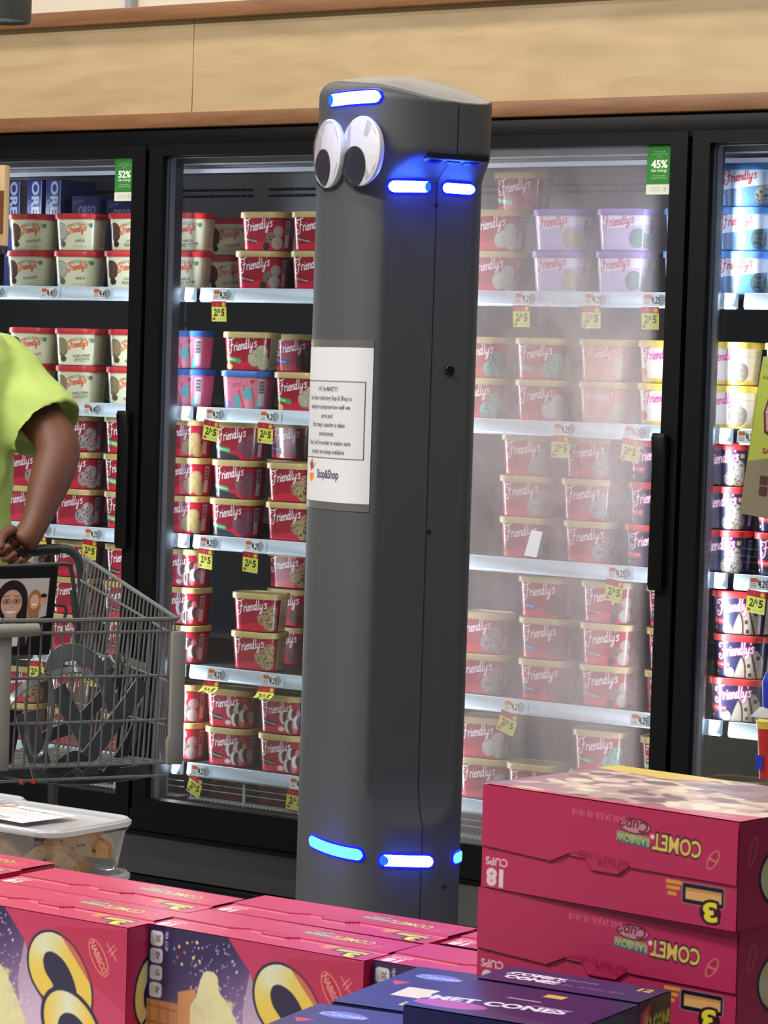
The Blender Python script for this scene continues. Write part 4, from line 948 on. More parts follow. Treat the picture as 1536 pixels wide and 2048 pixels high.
def end_cv():        # as it stands: u runs back into depth (0..BT), v up (0..BW)
    c = Cv(0, BT, 0, BW, 1300, (176, 32, 82)); Y = lambda t: BW-t
    def ring(cx, t, rx, ry, rot):
        cy = Y(t); c.ell(cx, cy, rx*1.10, ry*1.12, NV, rot); c.ell(cx, cy, rx, ry, grad(cx, cy, .03), rot); c.ell(cx, cy-.003, rx*.52, ry*.5, NV, rot)
    ring(.040, .068, .036, .026, 80); c.poly([(.036, Y(.074)), (.044, Y(.074)), (.052, Y(.112)), (.026, Y(.112))], NV); c.poly([(.0385, Y(.080)), (.0420, Y(.080)), (.048, Y(.112)), (.030, Y(.112))], (176, 32, 82)); ring(.044, .128, .036, .026, 84)
    c.ell(.068, Y(.020), .0125, .0052, (214, 120, 124), -20); c.ell(.068, Y(.020), .0112, .0040, (166, 44, 70), -20)
    return c
def back_cv():
    c = Cv(0, BL, 0, BW, 1000, (206, 180, 160)); 
    def bg(X, Y): t = np.clip(X/.26, 0, 1)[..., None]; return np.array([214, 198, 176])*(1-t)+np.array([150, 110, 130])*t
    c.rect(0, 0, BL, BW, bg)
    for k in range(170):
        x, y = random.uniform(.0, BL), random.uniform(.010, BW); cl = random.choice([(224, 208, 182), (206, 180, 160), (120, 92, 90), (230, 220, 196), (176, 140, 130), (96, 70, 80)]); c.ell(x, y, random.uniform(.006, .02), random.uniform(.004, .012), cl, random.uniform(-40, 40), .75)
    c.poly([(.13, 0), (.18, .035), (BL, .03), (BL, 0)], (214, 184, 70)); c.poly([(.10, .0), (.16, .05), (.05, .09), (0, .06), (0, 0)], (96, 66, 84), .55); c.rect(0, BW-.007, BL, BW, (196, 46, 84)); c.poly([(.200, BW-.003), (.240, BW-.003), (.235, BW), (.205, BW)], (226, 170, 60)); c.poly([(0, BW-.035), (.10, BW-.012), (.16, BW-.006), (0, BW-.006)], (190, 70, 100)); c.text('SERVING SUGGESTION', .045, BW-.016, .004, (230, 170, 180), rot=180); return c
def faceme(name, cv, ux, uy, disp=None, res=None):
    o = panel(name, cv, M['print'], None, (0, 0, 0), ux, uy, res, disp=disp); me = o.data; bpy.data.objects.remove(o); return me
me_side = faceme('side_panel', side_cv(), (1, 0, 0), (0, 1, 0), flap_disp); me_front = faceme('front_panel', front_cv(), (1, 0, 0), (0, 0, 1))
me_end = faceme('end_panel', end_cv(), (0, 1, 0), (0, 0, 1)); me_back = faceme('back_panel', back_cv(), (-1, 0, 0), (0, 0, 1))
def carton_mesh(l, t, w, bow=.002, name='carton'):
    b = MB().box((0, 0, 0), (l, t, w)); me = b.mesh(name, bevel=.0022, seg=3); return me
me_carton = carton_mesh(BL, BT, BW); me_carton.materials.append(M['pink'])
def cup_box(label, corner, rz=0, lay=False, group=None, sT=1.0, tilt=0):
    """corner: front-left-bottom corner of the box as it rests"""
    t = thing('cup_cone_box', label, 'box', corner, math.radians(rz), group)
    if lay: t.rotation_euler = (math.radians(90), 0, math.radians(rz)); t.location = tuple(np.array(corner)+np.array([-math.sin(math.radians(rz))*BW*1, math.cos(math.radians(rz))*BW, 0])) if False else tuple(corner)
    if tilt: t.rotation_euler[1] = math.radians(tilt)
    e = .0006
    link('carton', me_carton, None, t); link('side_panel', me_side, None, t, (0, 0, BW+e)); link('front_panel', me_front, None, t, (0, -e, 0)); link('end_panel', me_end, None, t, (BL+e, 0, 0)); link('back_panel', me_back, None, t, (BL, BT+e, 0))
    return t
ZT = .61
g_up = 'pink boxes of ice cream cups standing on the table'
cup_box('pink cup box standing front left, big C below an oval mark', (-2.040, 2.150, ZT), 0, group=g_up)
cup_box('pink cup box standing front centre, nutrition pills and sugared scoop visible', (-1.778, 2.182, ZT), 0, group=g_up)
cup_box('pink cup box standing right, half hidden by navy boxes and stack', (-1.513, 2.192, ZT), 1, group=g_up)
cup_box('pink cup box in rear row at left, before the cookie tubs', (-2.046, 2.252, ZT), 0, group=g_up)
cup_box('pink cup box in rear row centre, directly before the robot', (-1.780, 2.284, ZT), 1, group=g_up)
cup_box('pink cup box in rear row at right, only its 18 showing', (-1.510, 2.302, ZT), 1, group=g_up)
P0_ = atZ(95, 1733, .801); cup_box('pink cup box standing highest, cut by the left frame edge', (P0_[0]-BL, P0_[1]-BT+.012, .6115), 0, group=g_up)
# stack: rotate +90 about X so the narrow side faces the aisle; box T becomes its height
def laid(label, px_corner, ztop, rz, group):
    t = thing('cup_cone_box', label, 'box', (0, 0, 0), 0, group); a = math.radians(rz)
    t.rotation_euler = (math.radians(90), 0, a); s_ = .0852/BT; t.scale = (.968, s_, .968)
    P = atZ(*px_corner, ztop)       # top front right corner
    # local (BL, BT, BW) -> world top front right ; local z -> world -y', local y -> world z
    kx = .968; ox = P[0]-kx*(BL*math.cos(a)+BW*math.sin(a)); oy = P[1]-kx*(BL*math.sin(a)-BW*math.cos(a)); t.location = (ox, oy, ztop-BT*s_)
    e = .0006
    link('carton', me_carton, None, t); link('side_panel', me_side, None, t, (0, 0, BW+e)); link('front_panel', me_front, None, t, (0, -e, 0)); link('end_panel', me_end, None, t, (BL+e, 0, 0)); link('back_panel', me_back, None, t, (BL, BT+e, 0))
    return t
gs = 'pink boxes of ice cream cups lying in a stack'
laid('pink cup box on top of the stack, lettering upside down', (1480, 1645), 1.015, -6.4, gs)
laid('pink cup box second in the stack, just under the topmost', (1478, 1862), .9290, -4.8, gs)
laid('pink cup box third in the stack, hidden by navy boxes', (1474, 2066), .8430, -6, gs)
laid('pink cup box lowest in the stack, resting on the tray', (1476, 2290), .7570, -5.6, gs)
# display table
tb = thing('display_table', 'low display table carrying pink and navy cone boxes', 'table', (-1.75, 2.3, 0))
rbox('table_top', (-1.15, -.95, ZT-.03), (1.05, .85, ZT-.0005), mat('white_laminate', (200, 198, 194), .5), tb, .004)
for x in (-1.08, .98):
    for y in (-.88, .78): rbox('leg', (x-.025, y-.025, 0), (x+.025, y+.025, ZT-.031), M['alu'], tb, .003)
rbox('raised_tray', (.50, -.325, ZT), (.80, -.13, .6715), mat('cardboard_tray', (150, 120, 86), .8), tb, .001)
# navy cone boxes
def navy_top_cv(kind, l, t):
    c = Cv(0, l, 0, t, 1500, (44, 36, 84))
    if kind == 'a':
        c.rect(0, 0, l, t, (52, 44, 92)); c.ell(l*.26, t*.55, .026, .010, (190, 186, 220)); c.ell(l*.26, t*.55, .024, .008, (56, 46, 96)); c.text('COMET', l*.26, t*.62, .009, (220, 216, 236), sx=1.1, bold=.05); c.text('CONES', l*.27, t*.38, .010, (226, 222, 236), bold=.05)
        c.text('24 JUL 18 0442 18:12', l*.62, t*.36, .005, (120, 100, 150)); c.rect(l*.44, t*.66, l*.62, t*.70, (130, 110, 150)); c.text('12', l*.9, t*.75, .010, (214, 180, 90), bold=.04)
    elif kind == 'b':
        c.text('COMET CONES', l*.30, t*.38, .014, (214, 210, 230), rot=8, bold=.05); c.rect(l*.5, t*.80, l*.62, t*.90, (206, 170, 90)); c.rect(l*.36, t*.62, l*.56, t*.655, (150, 130, 160)); c.rect(l*.56, t*.50, l*.80, t*.53, (130, 110, 150)); c.ell(l*.2, t*.2, .030, .012, (170, 80, 150), 6)
    else:
        c.poly([(l*.30, t*.30), (l*.72, t*.30), (l*.72, t*.52), (l*.30, t*.52)], (214, 206, 190)); c.rect(l*.62, t*.42, l*.9, t*.56, (200, 176, 60)); c.ell(l*.35, t*.80, .020, .012, (96, 110, 200)); c.text('Cones', l*.35, t*.80, .012, (170, 176, 220), shear=.2, bold=.03); c.poly([(l*.06, t*.62), (l*.24, t*.62), (l*.15, t*.52)], (190, 60, 60)); c.text('12', l*.62, t*.16, .014, (200, 206, 70), bold=.05); c.rect(l*.15, t*.66, l*.16, t*.98, (60, 64, 120))
    return c
def navy_end_cv(w, h):
    c = Cv(0, w, 0, h, 1500, (22, 28, 66)); c.poly([(w*.04, h-.010), (w*.36, h-.003), (w*.20, h-.036)], (196, 62, 66)); c.ell(w*.20, h-.016, .003, .007, (222, 120, 110), -20); c.text('12 CONES', w*.66, h-.019, .0095, (226, 220, 70), bold=.04, sx=.8); return c
def navy_box(label, corner_px, dir_px, zpic, ztop, l, t, h, kind, face='front', low=False):
    """corner_px/dir_px: two picture points along one top edge (left/front to right); the box hangs below"""
    A = atZ(*corner_px, zpic); B_ = atZ(*dir_px, zpic); a = math.atan2(B_[1]-A[1], B_[0]-A[0])
    tt = thing('cone_box', label, 'box', (A[0], A[1], ztop-h), a, 'navy boxes of ice cream cones in front')
    y0, y1 = (0, t) if face == 'front' else (-t, 0)
    MB().box((0, y0, 0), (l, y1, h)).build('carton', M['navy'], tt, bevel=.002)
    o = panel('top_panel', navy_top_cv(kind, l, t), M['print'], tt, (0, y0, h+.0005), (1, 0, 0), (0, 1, 0))
    o = panel('end_panel', navy_end_cv(t, h), M['print'], tt, (l+.0005, y0, 0), (0, 1, 0), (0, 0, 1), 500)
    if kind == 'c': MB().box((l*.02, y0-.0005, h-.05), (l*.98, y0, h-.004)).build('side_band', M['teal'], tt)
    return tt
ZA = .880
for q_, ht in ((0, ZA), (1, ZA-.1350)):
    navy_box('navy cone box, thin one at the back against the pink stack' if not q_ else 'lower navy cone box under the thin back one', (952, 1956), (1243, 2001), ZA, ht, .142, .056, .1345, 'a')
    navy_box('navy cone box in front of the thin one, nearest the right stack' if not q_ else 'lower navy cone box at the front right', (950, 1960), (1241, 2005), ZA, ht, .142, .112, .1345, 'b', 'back')
C1 = (662, 2003); 
for q_, ht in ((0, .822), (1, .715)):
    navy_box('navy cone box pointing away, left of the thin one' if not q_ else 'lower navy cone box under the one pointing away', (662, 2003), (872, 2033), .822, ht, .100, .170, .105, 'c')
    navy_box('navy cone box at the bottom edge, left of centre' if not q_ else 'lower navy cone box at the bottom left', (640, 2007), (868, 2039), .822, ht, .106, .150, .105, 'c', 'back')

# ================================================================== COOKIE TUBS
M['clear'] = glass_mat('clear_plastic', (.93, .94, .95), .05, .06)
M['clear_lid'] = mat('milky_clear_plastic', (206, 208, 214), .2); _n = M['clear_lid'].node_tree.nodes['Principled BSDF']; _n.inputs['Alpha'].default_value = .55
M['bisc'] = mat('biscotti_crumb', (196, 160, 104), .85, bump=.6, bscale=90, vary=.22, vscale=40)
M['bisc_side'] = mat('biscotti_crust', (170, 118, 70), .85, bump=.5, bscale=80, vary=.2, vscale=30)
def biscotti(label, loc, rot, L_=.045):
    t = thing('biscotti', label, 'cookie', loc, 0, 'biscotti slices in the clear tub'); t.rotation_euler = rot
    pr = [(.040*math.cos(a)*(1+.05*math.sin(5*a)), .033*math.sin(a)**.8*(1+.05*math.sin(7*a))) for a in np.linspace(0.02, math.pi-.02, 22)]
    MB().loft([[(x, -L_, z) for x, z in pr], [(x*1.02, -L_*.9, z*1.03) for x, z in pr], [(x*1.02, 0, z*1.03) for x, z in pr]]).build('crust', M['bisc_side'], t, smooth=True)
    MB().loft([[(x*.97, -L_-.0015, z*.97+.0003) for x, z in pr], [(x*.97, -L_+.001, z*.97+.0003) for x, z in pr]]).build('crumb_face', M['bisc'], t)
    b = MB()
    for k in range(7):
        a = random.uniform(-.026, .026); z = random.uniform(.005, .018); b.loft([[(a+.0022*kk*math.cos(q), -L_-.0015-hh, z+.0018*kk*math.sin(q)) for q in np.linspace(0, 2*math.pi, 9)[:-1]] for kk, hh in ((1, -.001), (.8, .0012))])
    b.build('chocolate_chips', mat('dark_chip', (70, 44, 30), .6), t)['kind'] = 'stuff'
def cookie_tub(label, x0, x1, y0, y1, z, h, paper_label=False):
    t = thing('clear_cookie_tub', label, 'container', ((x0+x1)/2, (y0+y1)/2, z), 0, 'clear plastic cookie tubs'); w, d = x1-x0, y1-y0
    R = lambda k, zz, r=.03: [(x, y, zz) for x, y in rrect(w*k if k < 1.5 else w, d*k, r, 6)]
    MB().loft([R(.86, .0), R(.88, .002), R(.955, h-.014), R(.975, h-.012), R(.975, h-.009), R(.95, h-.009), R(.87, .003), R(.85, .0035)]).build('tub_body', M['clear'], t, smooth=True)
    lid = MB().loft([R(.985, h-.008), R(1.0, h-.006), R(1.0, h-.002), R(.975, h), R(.93, h-.001), R(.91, h-.005), R(.5, h-.005)], True, True).build('lid', M['clear_lid'], t, smooth=True)
    b = MB().tube([(x, y, h-.001) for x, y in rrect(w*.965, d*.965, .03, 6)], .0022, 6, closed=True); b.build('lid_rim', M['clear_lid'], t, smooth=True)
    if paper_label:
        c = Cv(-.06, .06, -.045, .045, 900, (214, 212, 206)); c.text('FRESH BAKED BISCOTTI', 0, .03, .008, (90, 90, 92), rot=0)
        for k in range(6): c.rect(-.05, .016-k*.006, random.uniform(0, .045), .0175-k*.006, (120, 120, 124))
        for k in range(18): c.rect(-.03+k*.0028, -.038, -.0285+k*.0028, -.024, (60, 60, 66))
        c.line([(-.06, .0), (-.045, .045)], .006, (200, 60, 50)); o = panel('paper_label', c, M['paper'], t, (-.02, -.004, h+.0004), (1, 0, 0), (0, 1, 0)); o.rotation_euler = (0, 0, math.radians(-6))
    return t
CX0, CX1, CY0, CY1 = -2.425, -2.207, 2.525, 2.690
cookie_tub('clear tub of biscotti with a white label, topmost at left', CX0, CX1, CY0, CY1, .735, .0655, True)
cookie_tub('clear tub under the labelled biscotti tub, lid just showing', CX0, CX1, CY0, CY1, .672, .0625)
cookie_tub('lowest clear tub of the cookie stack, on the table', CX0, CX1, CY0, CY1, ZT, .0615)
Q = atZ(20, 1602, .80)
for k, lb in enumerate(('clear tub cut by the left frame edge, behind the biscotti tub', 'second clear tub down, behind the biscotti tub', 'lowest clear tub behind the biscotti tub')):
    cookie_tub(lb, Q[0]-.21, Q[0], Q[1]-.11, Q[1]+.05, (.735, .672, ZT)[k], .0625)
for i, (x, y, z, rx, ry, rz) in enumerate(((-2.352, 2.600, .7395, 0, 2, 28), (-2.268, 2.615, .7395, 0, 0, 20), (-2.262, 2.640, .760, 0, 4, 34), (-2.385, 2.655, .7395, 0, 0, 60), (-2.388, 2.595, .7395, 0, 0, -15), (-2.33, 2.655, .7395, 0, 0, 55))):
    biscotti('biscotti slice with chips, %s in the clear tub' % ['front right', 'front centre', 'upper right', 'upper middle', 'far left', 'rear left'][i], (x, y, z), (math.radians(rx), math.radians(ry), math.radians(rz)))

# ================================================================== SHOPPING CART
M['cart'] = mat('grey_coated_wire', (98, 100, 100), .45); M['cart_plastic'] = mat('grey_cart_plastic', (128, 126, 120), .55); M['cart_dark'] = mat('dark_cart_frame', (52, 54, 56), .4)
ax = np.array([.88, -.475, 0]); ax /= np.linalg.norm(ax); nd = np.array([-ax[1], ax[0], 0])
N2 = atX(355, 1238, -3.30)
w_ = min(np.linspace(.3, .7, 401), key=lambda w: abs(projw((N2-nd*w)[None])[0][0]-6)); N1 = N2-nd*w_
ZNb = .640; N2b = np.array([N2[0], N2[1], ZNb-.02])-ax*.02; N1b = np.array([N1[0], N1[1], ZNb-.02])-ax*.02
R2 = np.array([-3.915, 4.560, .950]); R1 = R2-nd*(w_+.12); R2b = np.array([*(R2[:2]-nd[:2]*.06), .55]); R1b = np.array([*(R1[:2]+nd[:2]*.06), .55])
cart = thing('shopping_cart', 'grey wire shopping cart with an advert panel, at the left edge', 'cart', tuple(((N1+R2)/2)[:2])+(0,))
C0 = np.array(cart.location)
def L_(p): return tuple(np.array(p)-C0)
def wire(name, pts, r, m=None, n=6): return MB().tube([L_(p) for p in pts], r, n).build(name, m or M['cart'], cart, smooth=True)
def wpanel(A, B_, Cc, D, hs, nvert, r=.0019):      # A,B top corners; D,C bottom corners under A,B
    for i, h in enumerate(hs): wire('basket_rail', [A+(D-A)*h, B_+(Cc-B_)*h], .0042 if i == 0 else .0028)
    for k in range(nvert):
        t = (k+.5)/nvert; wire('basket_wire', [A+(B_-A)*t, D+(Cc-D)*t], r)
wpanel(N1, N2, N2b, N1b, (0, .085, .39, .70, 1.0, 1.09), 16)
wpanel(N2, R2, R2b, N2b, (0, .12, .45, .75, 1.0), 26)
wpanel(N1, R1, R1b, N1b, (0, .12, .45, .75, 1.0), 24)
for k in range(12):
    t = (k+.5)/12; wire('floor_wire', [N1b+(N2b-N1b)*t, R1b+(R2b-R1b)*t], .0022)
for k in range(5):
    t = (k+.5)/5; wire('floor_wire', [N1b+(R1b-N1b)*t, N2b+(R2b-N2b)*t], .0026)
# corner bumpers
for (P, Pb, nm, sg) in ((N2, N2b, 'corner_bumper', 1), (N1, N1b, 'corner_bumper', -1)):
    p0 = P+ax*.006+np.array([0, 0, -.022]); p1 = Pb+ax*.026+np.array([0, 0, .0])
    h = nd*.014; d = ax*.007; mid = (p0*.22+p1*.78)
    rings = [[L_(q+a) for a in (-h-d, h-d, h+d, -h+d)] for q in (p0,)]+[[L_(q+a) for a in (-h-d, h-d, h+d, -h+d)] for q in (mid,)]+[[L_(q+a) for a in (-h*1.3-d, h-d, h+d, -h*1.3+d)] for q in (mid+(p1-mid)*.15, p1)]
    MB().loft(rings).build(nm, M['cart_plastic'], cart, bevel=.003)
# light plastic bar and plate along the top rail at the left
a0 = atP(-40, 1262, N1, ax)+ax*.012; a1 = atP(72, 1258, N1, ax)+ax*.012
rb = MB().tube([L_(a0), L_(a0*.5+a1*.5), L_(a1)], [.0125, .0125, .0115], 12).build('sign_holder', M['cart_plastic'], cart, smooth=True)
# handle end and rear frame
def pr(x, y, P, n=ax): return atP(x, y, P, n)
hb = R2-ax*.05
hp = [pr(172, 1290, hb), pr(165, 1200, hb), pr(162, 1140, hb), pr(152, 1112, hb), pr(134, 1099, hb), pr(112, 1098, hb)]
wire('handle_post', catmull(hp, 6), .0100, M['cart_dark'], 10)
wire('handle_bar', [pr(118, 1098, hb), pr(60, 1102, hb), pr(-60, 1108, hb), pr(-260, 1120, hb)], .0120, mat('black_handle', (26, 26, 28), .4), 12)
wire('handle_post', catmull([pr(-300, 1330, hb), pr(-300, 1200, hb), pr(-290, 1140, hb), pr(-262, 1120, hb)], 6), .0100, M['cart_dark'], 10)
st = R2-ax*-.06
wire('seat_frame', catmull([pr(160, 1330, st), pr(150, 1200, st), pr(142, 1140, st), pr(132, 1128, st), pr(60, 1131, st), pr(-60, 1136, st)], 6), .0045, M['cart_dark'], 8)
wire('seat_frame', [pr(146, 1180, st), pr(165, 1340, st)], .0075, M['cart_dark'], 8)
wire('seat_bracket', catmull([pr(108, 1210, st), pr(128, 1212, st), pr(132, 1222, st), pr(128, 1240, st)], 5), .0035, M['cart_dark'], 8)
# advert panel on the seat flap
c = Cv(0, .30, 0, .21, 1100, (16, 16, 18))
c.rect(.0, .018, .284, .182, (176, 172, 172)); c.rect(.11, .095, .162, .165, (40, 46, 56)); c.text('HELP', .146, .105, .013, (200, 204, 210), bold=.03); c.rect(.0, .018, .16, .095, (120, 132, 150))
c.ell(.160, .160, .012, .012, (190, 140, 126)); c.ell(.160, .170, .012, .005, (50, 36, 34))
HAIR = (38, 24, 26); SK = (196, 152, 136); o_ = .062
def PX(pts): return [(x+o_, y) for x, y in pts]
c.ell(.145+o_, .128, .034, .050, HAIR); c.poly(PX([(.112, .14), (.178, .14), (.184, .018), (.102, .018)]), HAIR)
c.poly(PX([(.085, .018), (.100, .055), (.128, .070), (.165, .070), (.194, .058), (.204, .018)]), (196, 194, 198)); c.poly(PX([(.132, .095), (.158, .095), (.160, .066), (.146, .050), (.132, .066)]), tuple(v*.86 for v in SK))
c.ell(.145+o_, .122, .0225, .033, SK); c.poly(PX([(.112, .14), (.122, .150), (.120, .10), (.112, .03), (.102, .018), (.118, .018), (.124, .07)]), HAIR); c.poly(PX([(.178, .14), (.168, .150), (.171, .10), (.168, .06), (.166, .018), (.184, .018)]), HAIR)
for sx in (-1, 1): c.ell(.145+o_+sx*.0105, .127, .0088, .0068, (66, 40, 50)); c.ell(.145+o_+sx*.0105, .127, .0074, .0054, (176, 132, 120)); c.ell(.145+o_+sx*.0105, .127, .0030, .0024, (50, 34, 34)); c.line(PX([(.145+sx*.017, .139), (.145+sx*.005, .140)]), .0018, (60, 40, 38))
c.line(PX([(.145, .122), (.143, .113), (.148, .112)]), .0014, (160, 112, 100)); c.poly(PX(arch(.145, .104, .011, .006, 180, 360)+[(.156, .105), (.134, .105)]), (232, 224, 220)); c.line(PX([(.134, .105), (.145, .103), (.156, .105)]), .0012, (160, 80, 80))
o_ = .043
c.poly(PX([(.203, .018), (.205, .070), (.222, .084), (.241, .090), (.241, .018)]), (20, 20, 22)); c.ell(.213+o_, .122, .015, .032, (150, 104, 72)); c.poly(PX([(.200, .11), (.226, .12), (.224, .074), (.204, .064)]), (150, 104, 72)); c.ell(.213+o_, .125, .0100, .018, (206, 160, 138)); c.ell(.232+o_, .126, .007, .014, (196, 150, 130)); c.ell(.232+o_, .139, .007, .005, (40, 30, 30)); c.ell(.213+o_, .118, .005, .002, (236, 224, 220))
c.rect(.284, 0, .30, .21, (16, 16, 18)); c.rect(0, .182, .30, .21, (16, 16, 18))
sp = R2+ax*.14; TR = pr(117, 1137, sp); BR = pr(99, 1310, sp); TL = TR-nd*.30+np.array([0, 0, -.005]); BLc = BR-nd*.30
ux = (TR-TL); uy = (TR-BR)
def adc(U, V): return np.array(L_(BLc))+(U/.30)[..., None]*ux+(V/.21)[..., None]*uy
ad = panel('advert_panel', c, M['print'], cart, None, (1, 0, 0), (0, 0, 1), curve=adc); ad['label'] = 'printed advert panel showing a person in glasses'
nrm = np.cross(ux, uy); nrm /= np.linalg.norm(nrm)
b = MB(); q = [L_(BLc), L_(BR), L_(TR), L_(TL)]; b.loft([[tuple(np.array(p)-nrm*.014) for p in q], [tuple(np.array(p)-nrm*.0012) for p in q]]); b.build('advert_frame', mat('black_frame_plastic', (18, 18, 20), .4), cart, bevel=.002)
b = MB(); q = [L_(pr(-60, 1300, sp-ax*.02)), L_(pr(70, 1296, sp-ax*.02)), L_(pr(66, 1318, sp-ax*.02)), L_(pr(-60, 1322, sp-ax*.02))]; b.loft([[tuple(np.array(p)-ax*.02) for p in q], [tuple(p) for p in q]]); b.build('seat_flap', M['cart_plastic'], cart, bevel=.002)
# chassis, wheels
for A_, B_ in ((N1b, R1b), (N2b, R2b)):
    wire('lower_rail', catmull([R1b*0+B_+np.array([0, 0, 0]), B_+np.array([0, 0, -.30])+ax*.05, (B_+A_)/2*np.array([1, 1, 0])+np.array([0, 0, .20]), A_*np.array([1, 1, 0])+np.array([0, 0, .17])-ax*.05], 8), .011, M['cart_dark'], 8)
for P in (N1b, N2b, R1b, R2b):
    cc = np.array([P[0], P[1], .06])-ax*.05*(1 if P is N1b or P is N2b else -1)
    MB().loft([[L_(cc+ax*.058*math.cos(a)+np.array([0, 0, .058*math.sin(a)])+nd*s_) for a in np.linspace(0, 2*math.pi, 25)[:-1]] for s_ in (-.013, .013)]).build('wheel', mat('grey_wheel', (90, 88, 86), .6), cart, smooth=True)
    wire('caster_fork', [cc+np.array([0, 0, .0]), cc+np.array([0, 0, .14])], .010, M['cart_dark'])
for x, y in ((66, 1562), (42, 1564)):
    P = pr(x, y, N1b, ax)+ax*.004; MB().box((-.005, -.003, -.004), (.005, .003, .004)).build('red_clip', mat('red_clip', (160, 54, 40), .6), cart, bevel=.001, loc=L_(P))

# curved grey plastic pieces lying in the cart
M['band'] = mat('grey_translucent_plastic', (74, 78, 80), .25, vary=.2, vscale=9, coat=.3)
M['band2'] = mat('darker_grey_plastic', (44, 46, 48), .22, coat=.3)
def band(label, pts, wpx, back, m, tw=.5, ends=True):
    P0 = N2-ax*back; P = [atP(x, y, P0, ax) for x, y in pts]; P = [np.array(p) for p in catmull(P, 7)]
    mid = P[len(P)//2]; t = thing('plastic_band', label, 'plastic strip', tuple(mid), 0, 'grey plastic bands in the cart'); rings = []
    w = wpx/980
    for i, p in enumerate(P):
        d = P[min(i+1, len(P)-1)]-P[max(i-1, 0)]; d /= np.linalg.norm(d); s_ = np.cross(d, ax); s_ /= np.linalg.norm(s_); v = s_*w/2*math.cos(tw)+ax*w/2*math.sin(tw); n = np.cross(d, v); n = n/np.linalg.norm(n)*.0012
        rings.append([tuple(p-mid+v+n), tuple(p-mid-v+n), tuple(p-mid-v-n), tuple(p-mid+v-n)])
    MB().loft(rings).build('strip', m, t, smooth=True)
    rr = [[], []]
    for R in rings: rr[0].append(R[0]); rr[1].append(R[1])
    for R in rr: MB().tube(R, .0016, 5).build('edge_bead', mat('light_edge', (112, 116, 118), .3), t, smooth=True)
band('wide grey band arching highest over the cart load', [(105, 1345), (118, 1312), (150, 1304), (185, 1322), (210, 1362), (228, 1420)], 30, .20, M['band'], .3)
band('thin grey hoop from the left bumper over the load', [(5, 1430), (25, 1395), (60, 1366), (110, 1346), (160, 1340), (196, 1362)], 14, .13, M['band'], .9)
band('broad strip slanting down from the upper right of the load', [(288, 1362), (262, 1400), (222, 1455), (180, 1510), (148, 1548)], 32, .17, M['band'], .2)
band('second slanting strip beside the right bumper', [(300, 1385), (284, 1430), (262, 1480), (230, 1530), (214, 1552)], 26, .24, M['band2'], .3)
band('curved strip bending down through the centre', [(115, 1375), (138, 1420), (165, 1465), (180, 1500), (182, 1550)], 34, .26, M['band'], .2)
band('upright plate at the lower left of the load', [(52, 1425), (62, 1470), (78, 1520), (88, 1556)], 40, .12, M['band'], .1)
band('U-shaped loop at left of the load', [(52, 1395), (54, 1450), (62, 1500), (76, 1512), (92, 1490), (104, 1430), (104, 1380), (92, 1345)], 6, .09, M['band'], .8)
band('leaning strip at the far left of the load', [(28, 1420), (20, 1470), (8, 1520), (-10, 1556)], 34, .16, M['band2'], .2)
band('bundle strip at the lower centre', [(100, 1552), (130, 1530), (152, 1518), (172, 1530)], 30, .10, M['band2'], .4)
band('dark outer hoop at the back right of the load', [(200, 1345), (225, 1318), (255, 1320), (270, 1345), (262, 1375)], 18, .34, M['band2'], .5)
band('dark inner hoop at the back right of the load', [(205, 1368), (228, 1335), (250, 1338), (258, 1362), (250, 1390)], 14, .38, M['band2'], .5)
band('small flat plate at the top right of the load', [(255, 1322), (275, 1328), (292, 1335)], 22, .30, M['band'], .9)
band('band crossing behind the centre strip', [(60, 1500), (100, 1470), (150, 1450), (200, 1400), (240, 1350)], 22, .36, M['band2'], .2)
band('low band along the cart floor', [(10, 1540), (70, 1548), (140, 1556), (230, 1550), (300, 1540)], 24, .30, M['band2'], .3)

# ================================================================== PERSON
SKIN = mat('brown_skin', (104, 62, 44), .55, vary=.12, vscale=14)
LIME = mat('lime_tshirt', (178, 202, 108), .85, vary=.06, vscale=6, bump=.25, bscale=5)
PD = 6.12
def J(x, y, d=PD): return np.array(atD(x, y, d))
pc = J(-165, 900); per = thing('person', 'person in a lime green T-shirt holding the cart handle', 'person', (pc[0], pc[1], 0))
PC = np.array(per.location)
rgt = np.array([.90, .43, 0]); rgt /= np.linalg.norm(rgt); fwd = np.array([rgt[1], -rgt[0], 0])   # towards the camera side
def K(a, f, z): return PC+rgt*a+fwd*f+np.array([0, 0, z])
sh = J(4, 735, 6.16); el = J(124, 893, 6.05); wr = J(66, 1058, 5.98); hd = J(38, 1090, 5.97)
shR = K(-.19, 0, 1.40); elR = K(-.27, .06, 1.14); wrR = K(-.15, .22, 1.02); hdR = K(-.11, .25, 1.0)
verts = []; rad = []; edges = []
def av(p, r, par=None):
    verts.append(tuple(np.array(p)-PC)); rad.append(r); i = len(verts)-1
    if par is not None: edges.append((par, i))
    return i
root = av(K(0, 0, .95), .13); ch = av(K(0, 0, 1.2), .13, root); nb = av(K(0, 0, 1.40), .09, ch); nk = av(K(.0, .015, 1.47), .055, nb); nk2 = av(K(0, .03, 1.53), .055, nk)
h1 = av(K(0, .035, 1.60), .078, nk2); h2 = av(K(0, .035, 1.68), .078, h1)
def arm(s_, e_, w_, h_, sgn):
    a = av(s_, .052, nb); m = av((np.array(s_)+np.array(e_))/2, .054, a); e = av(e_, .052, m); f1 = av(np.array(e_)*.68+np.array(w_)*.32, .052, e); f2 = av(np.array(e_)*.35+np.array(w_)*.65, .040, f1); w = av(w_, .029, f2)
    pl = av((np.array(w_)+np.array(h_))/2, .033, w); p2 = av(h_, .034, pl); return p2
pL = arm(sh, el, wr, hd, 1); pR = arm(shR, elR, wrR, hdR, -1)
me = bpy.data.meshes.new('body'); me.from_pydata(verts, edges, []); bo = link('body', me, SKIN, per)
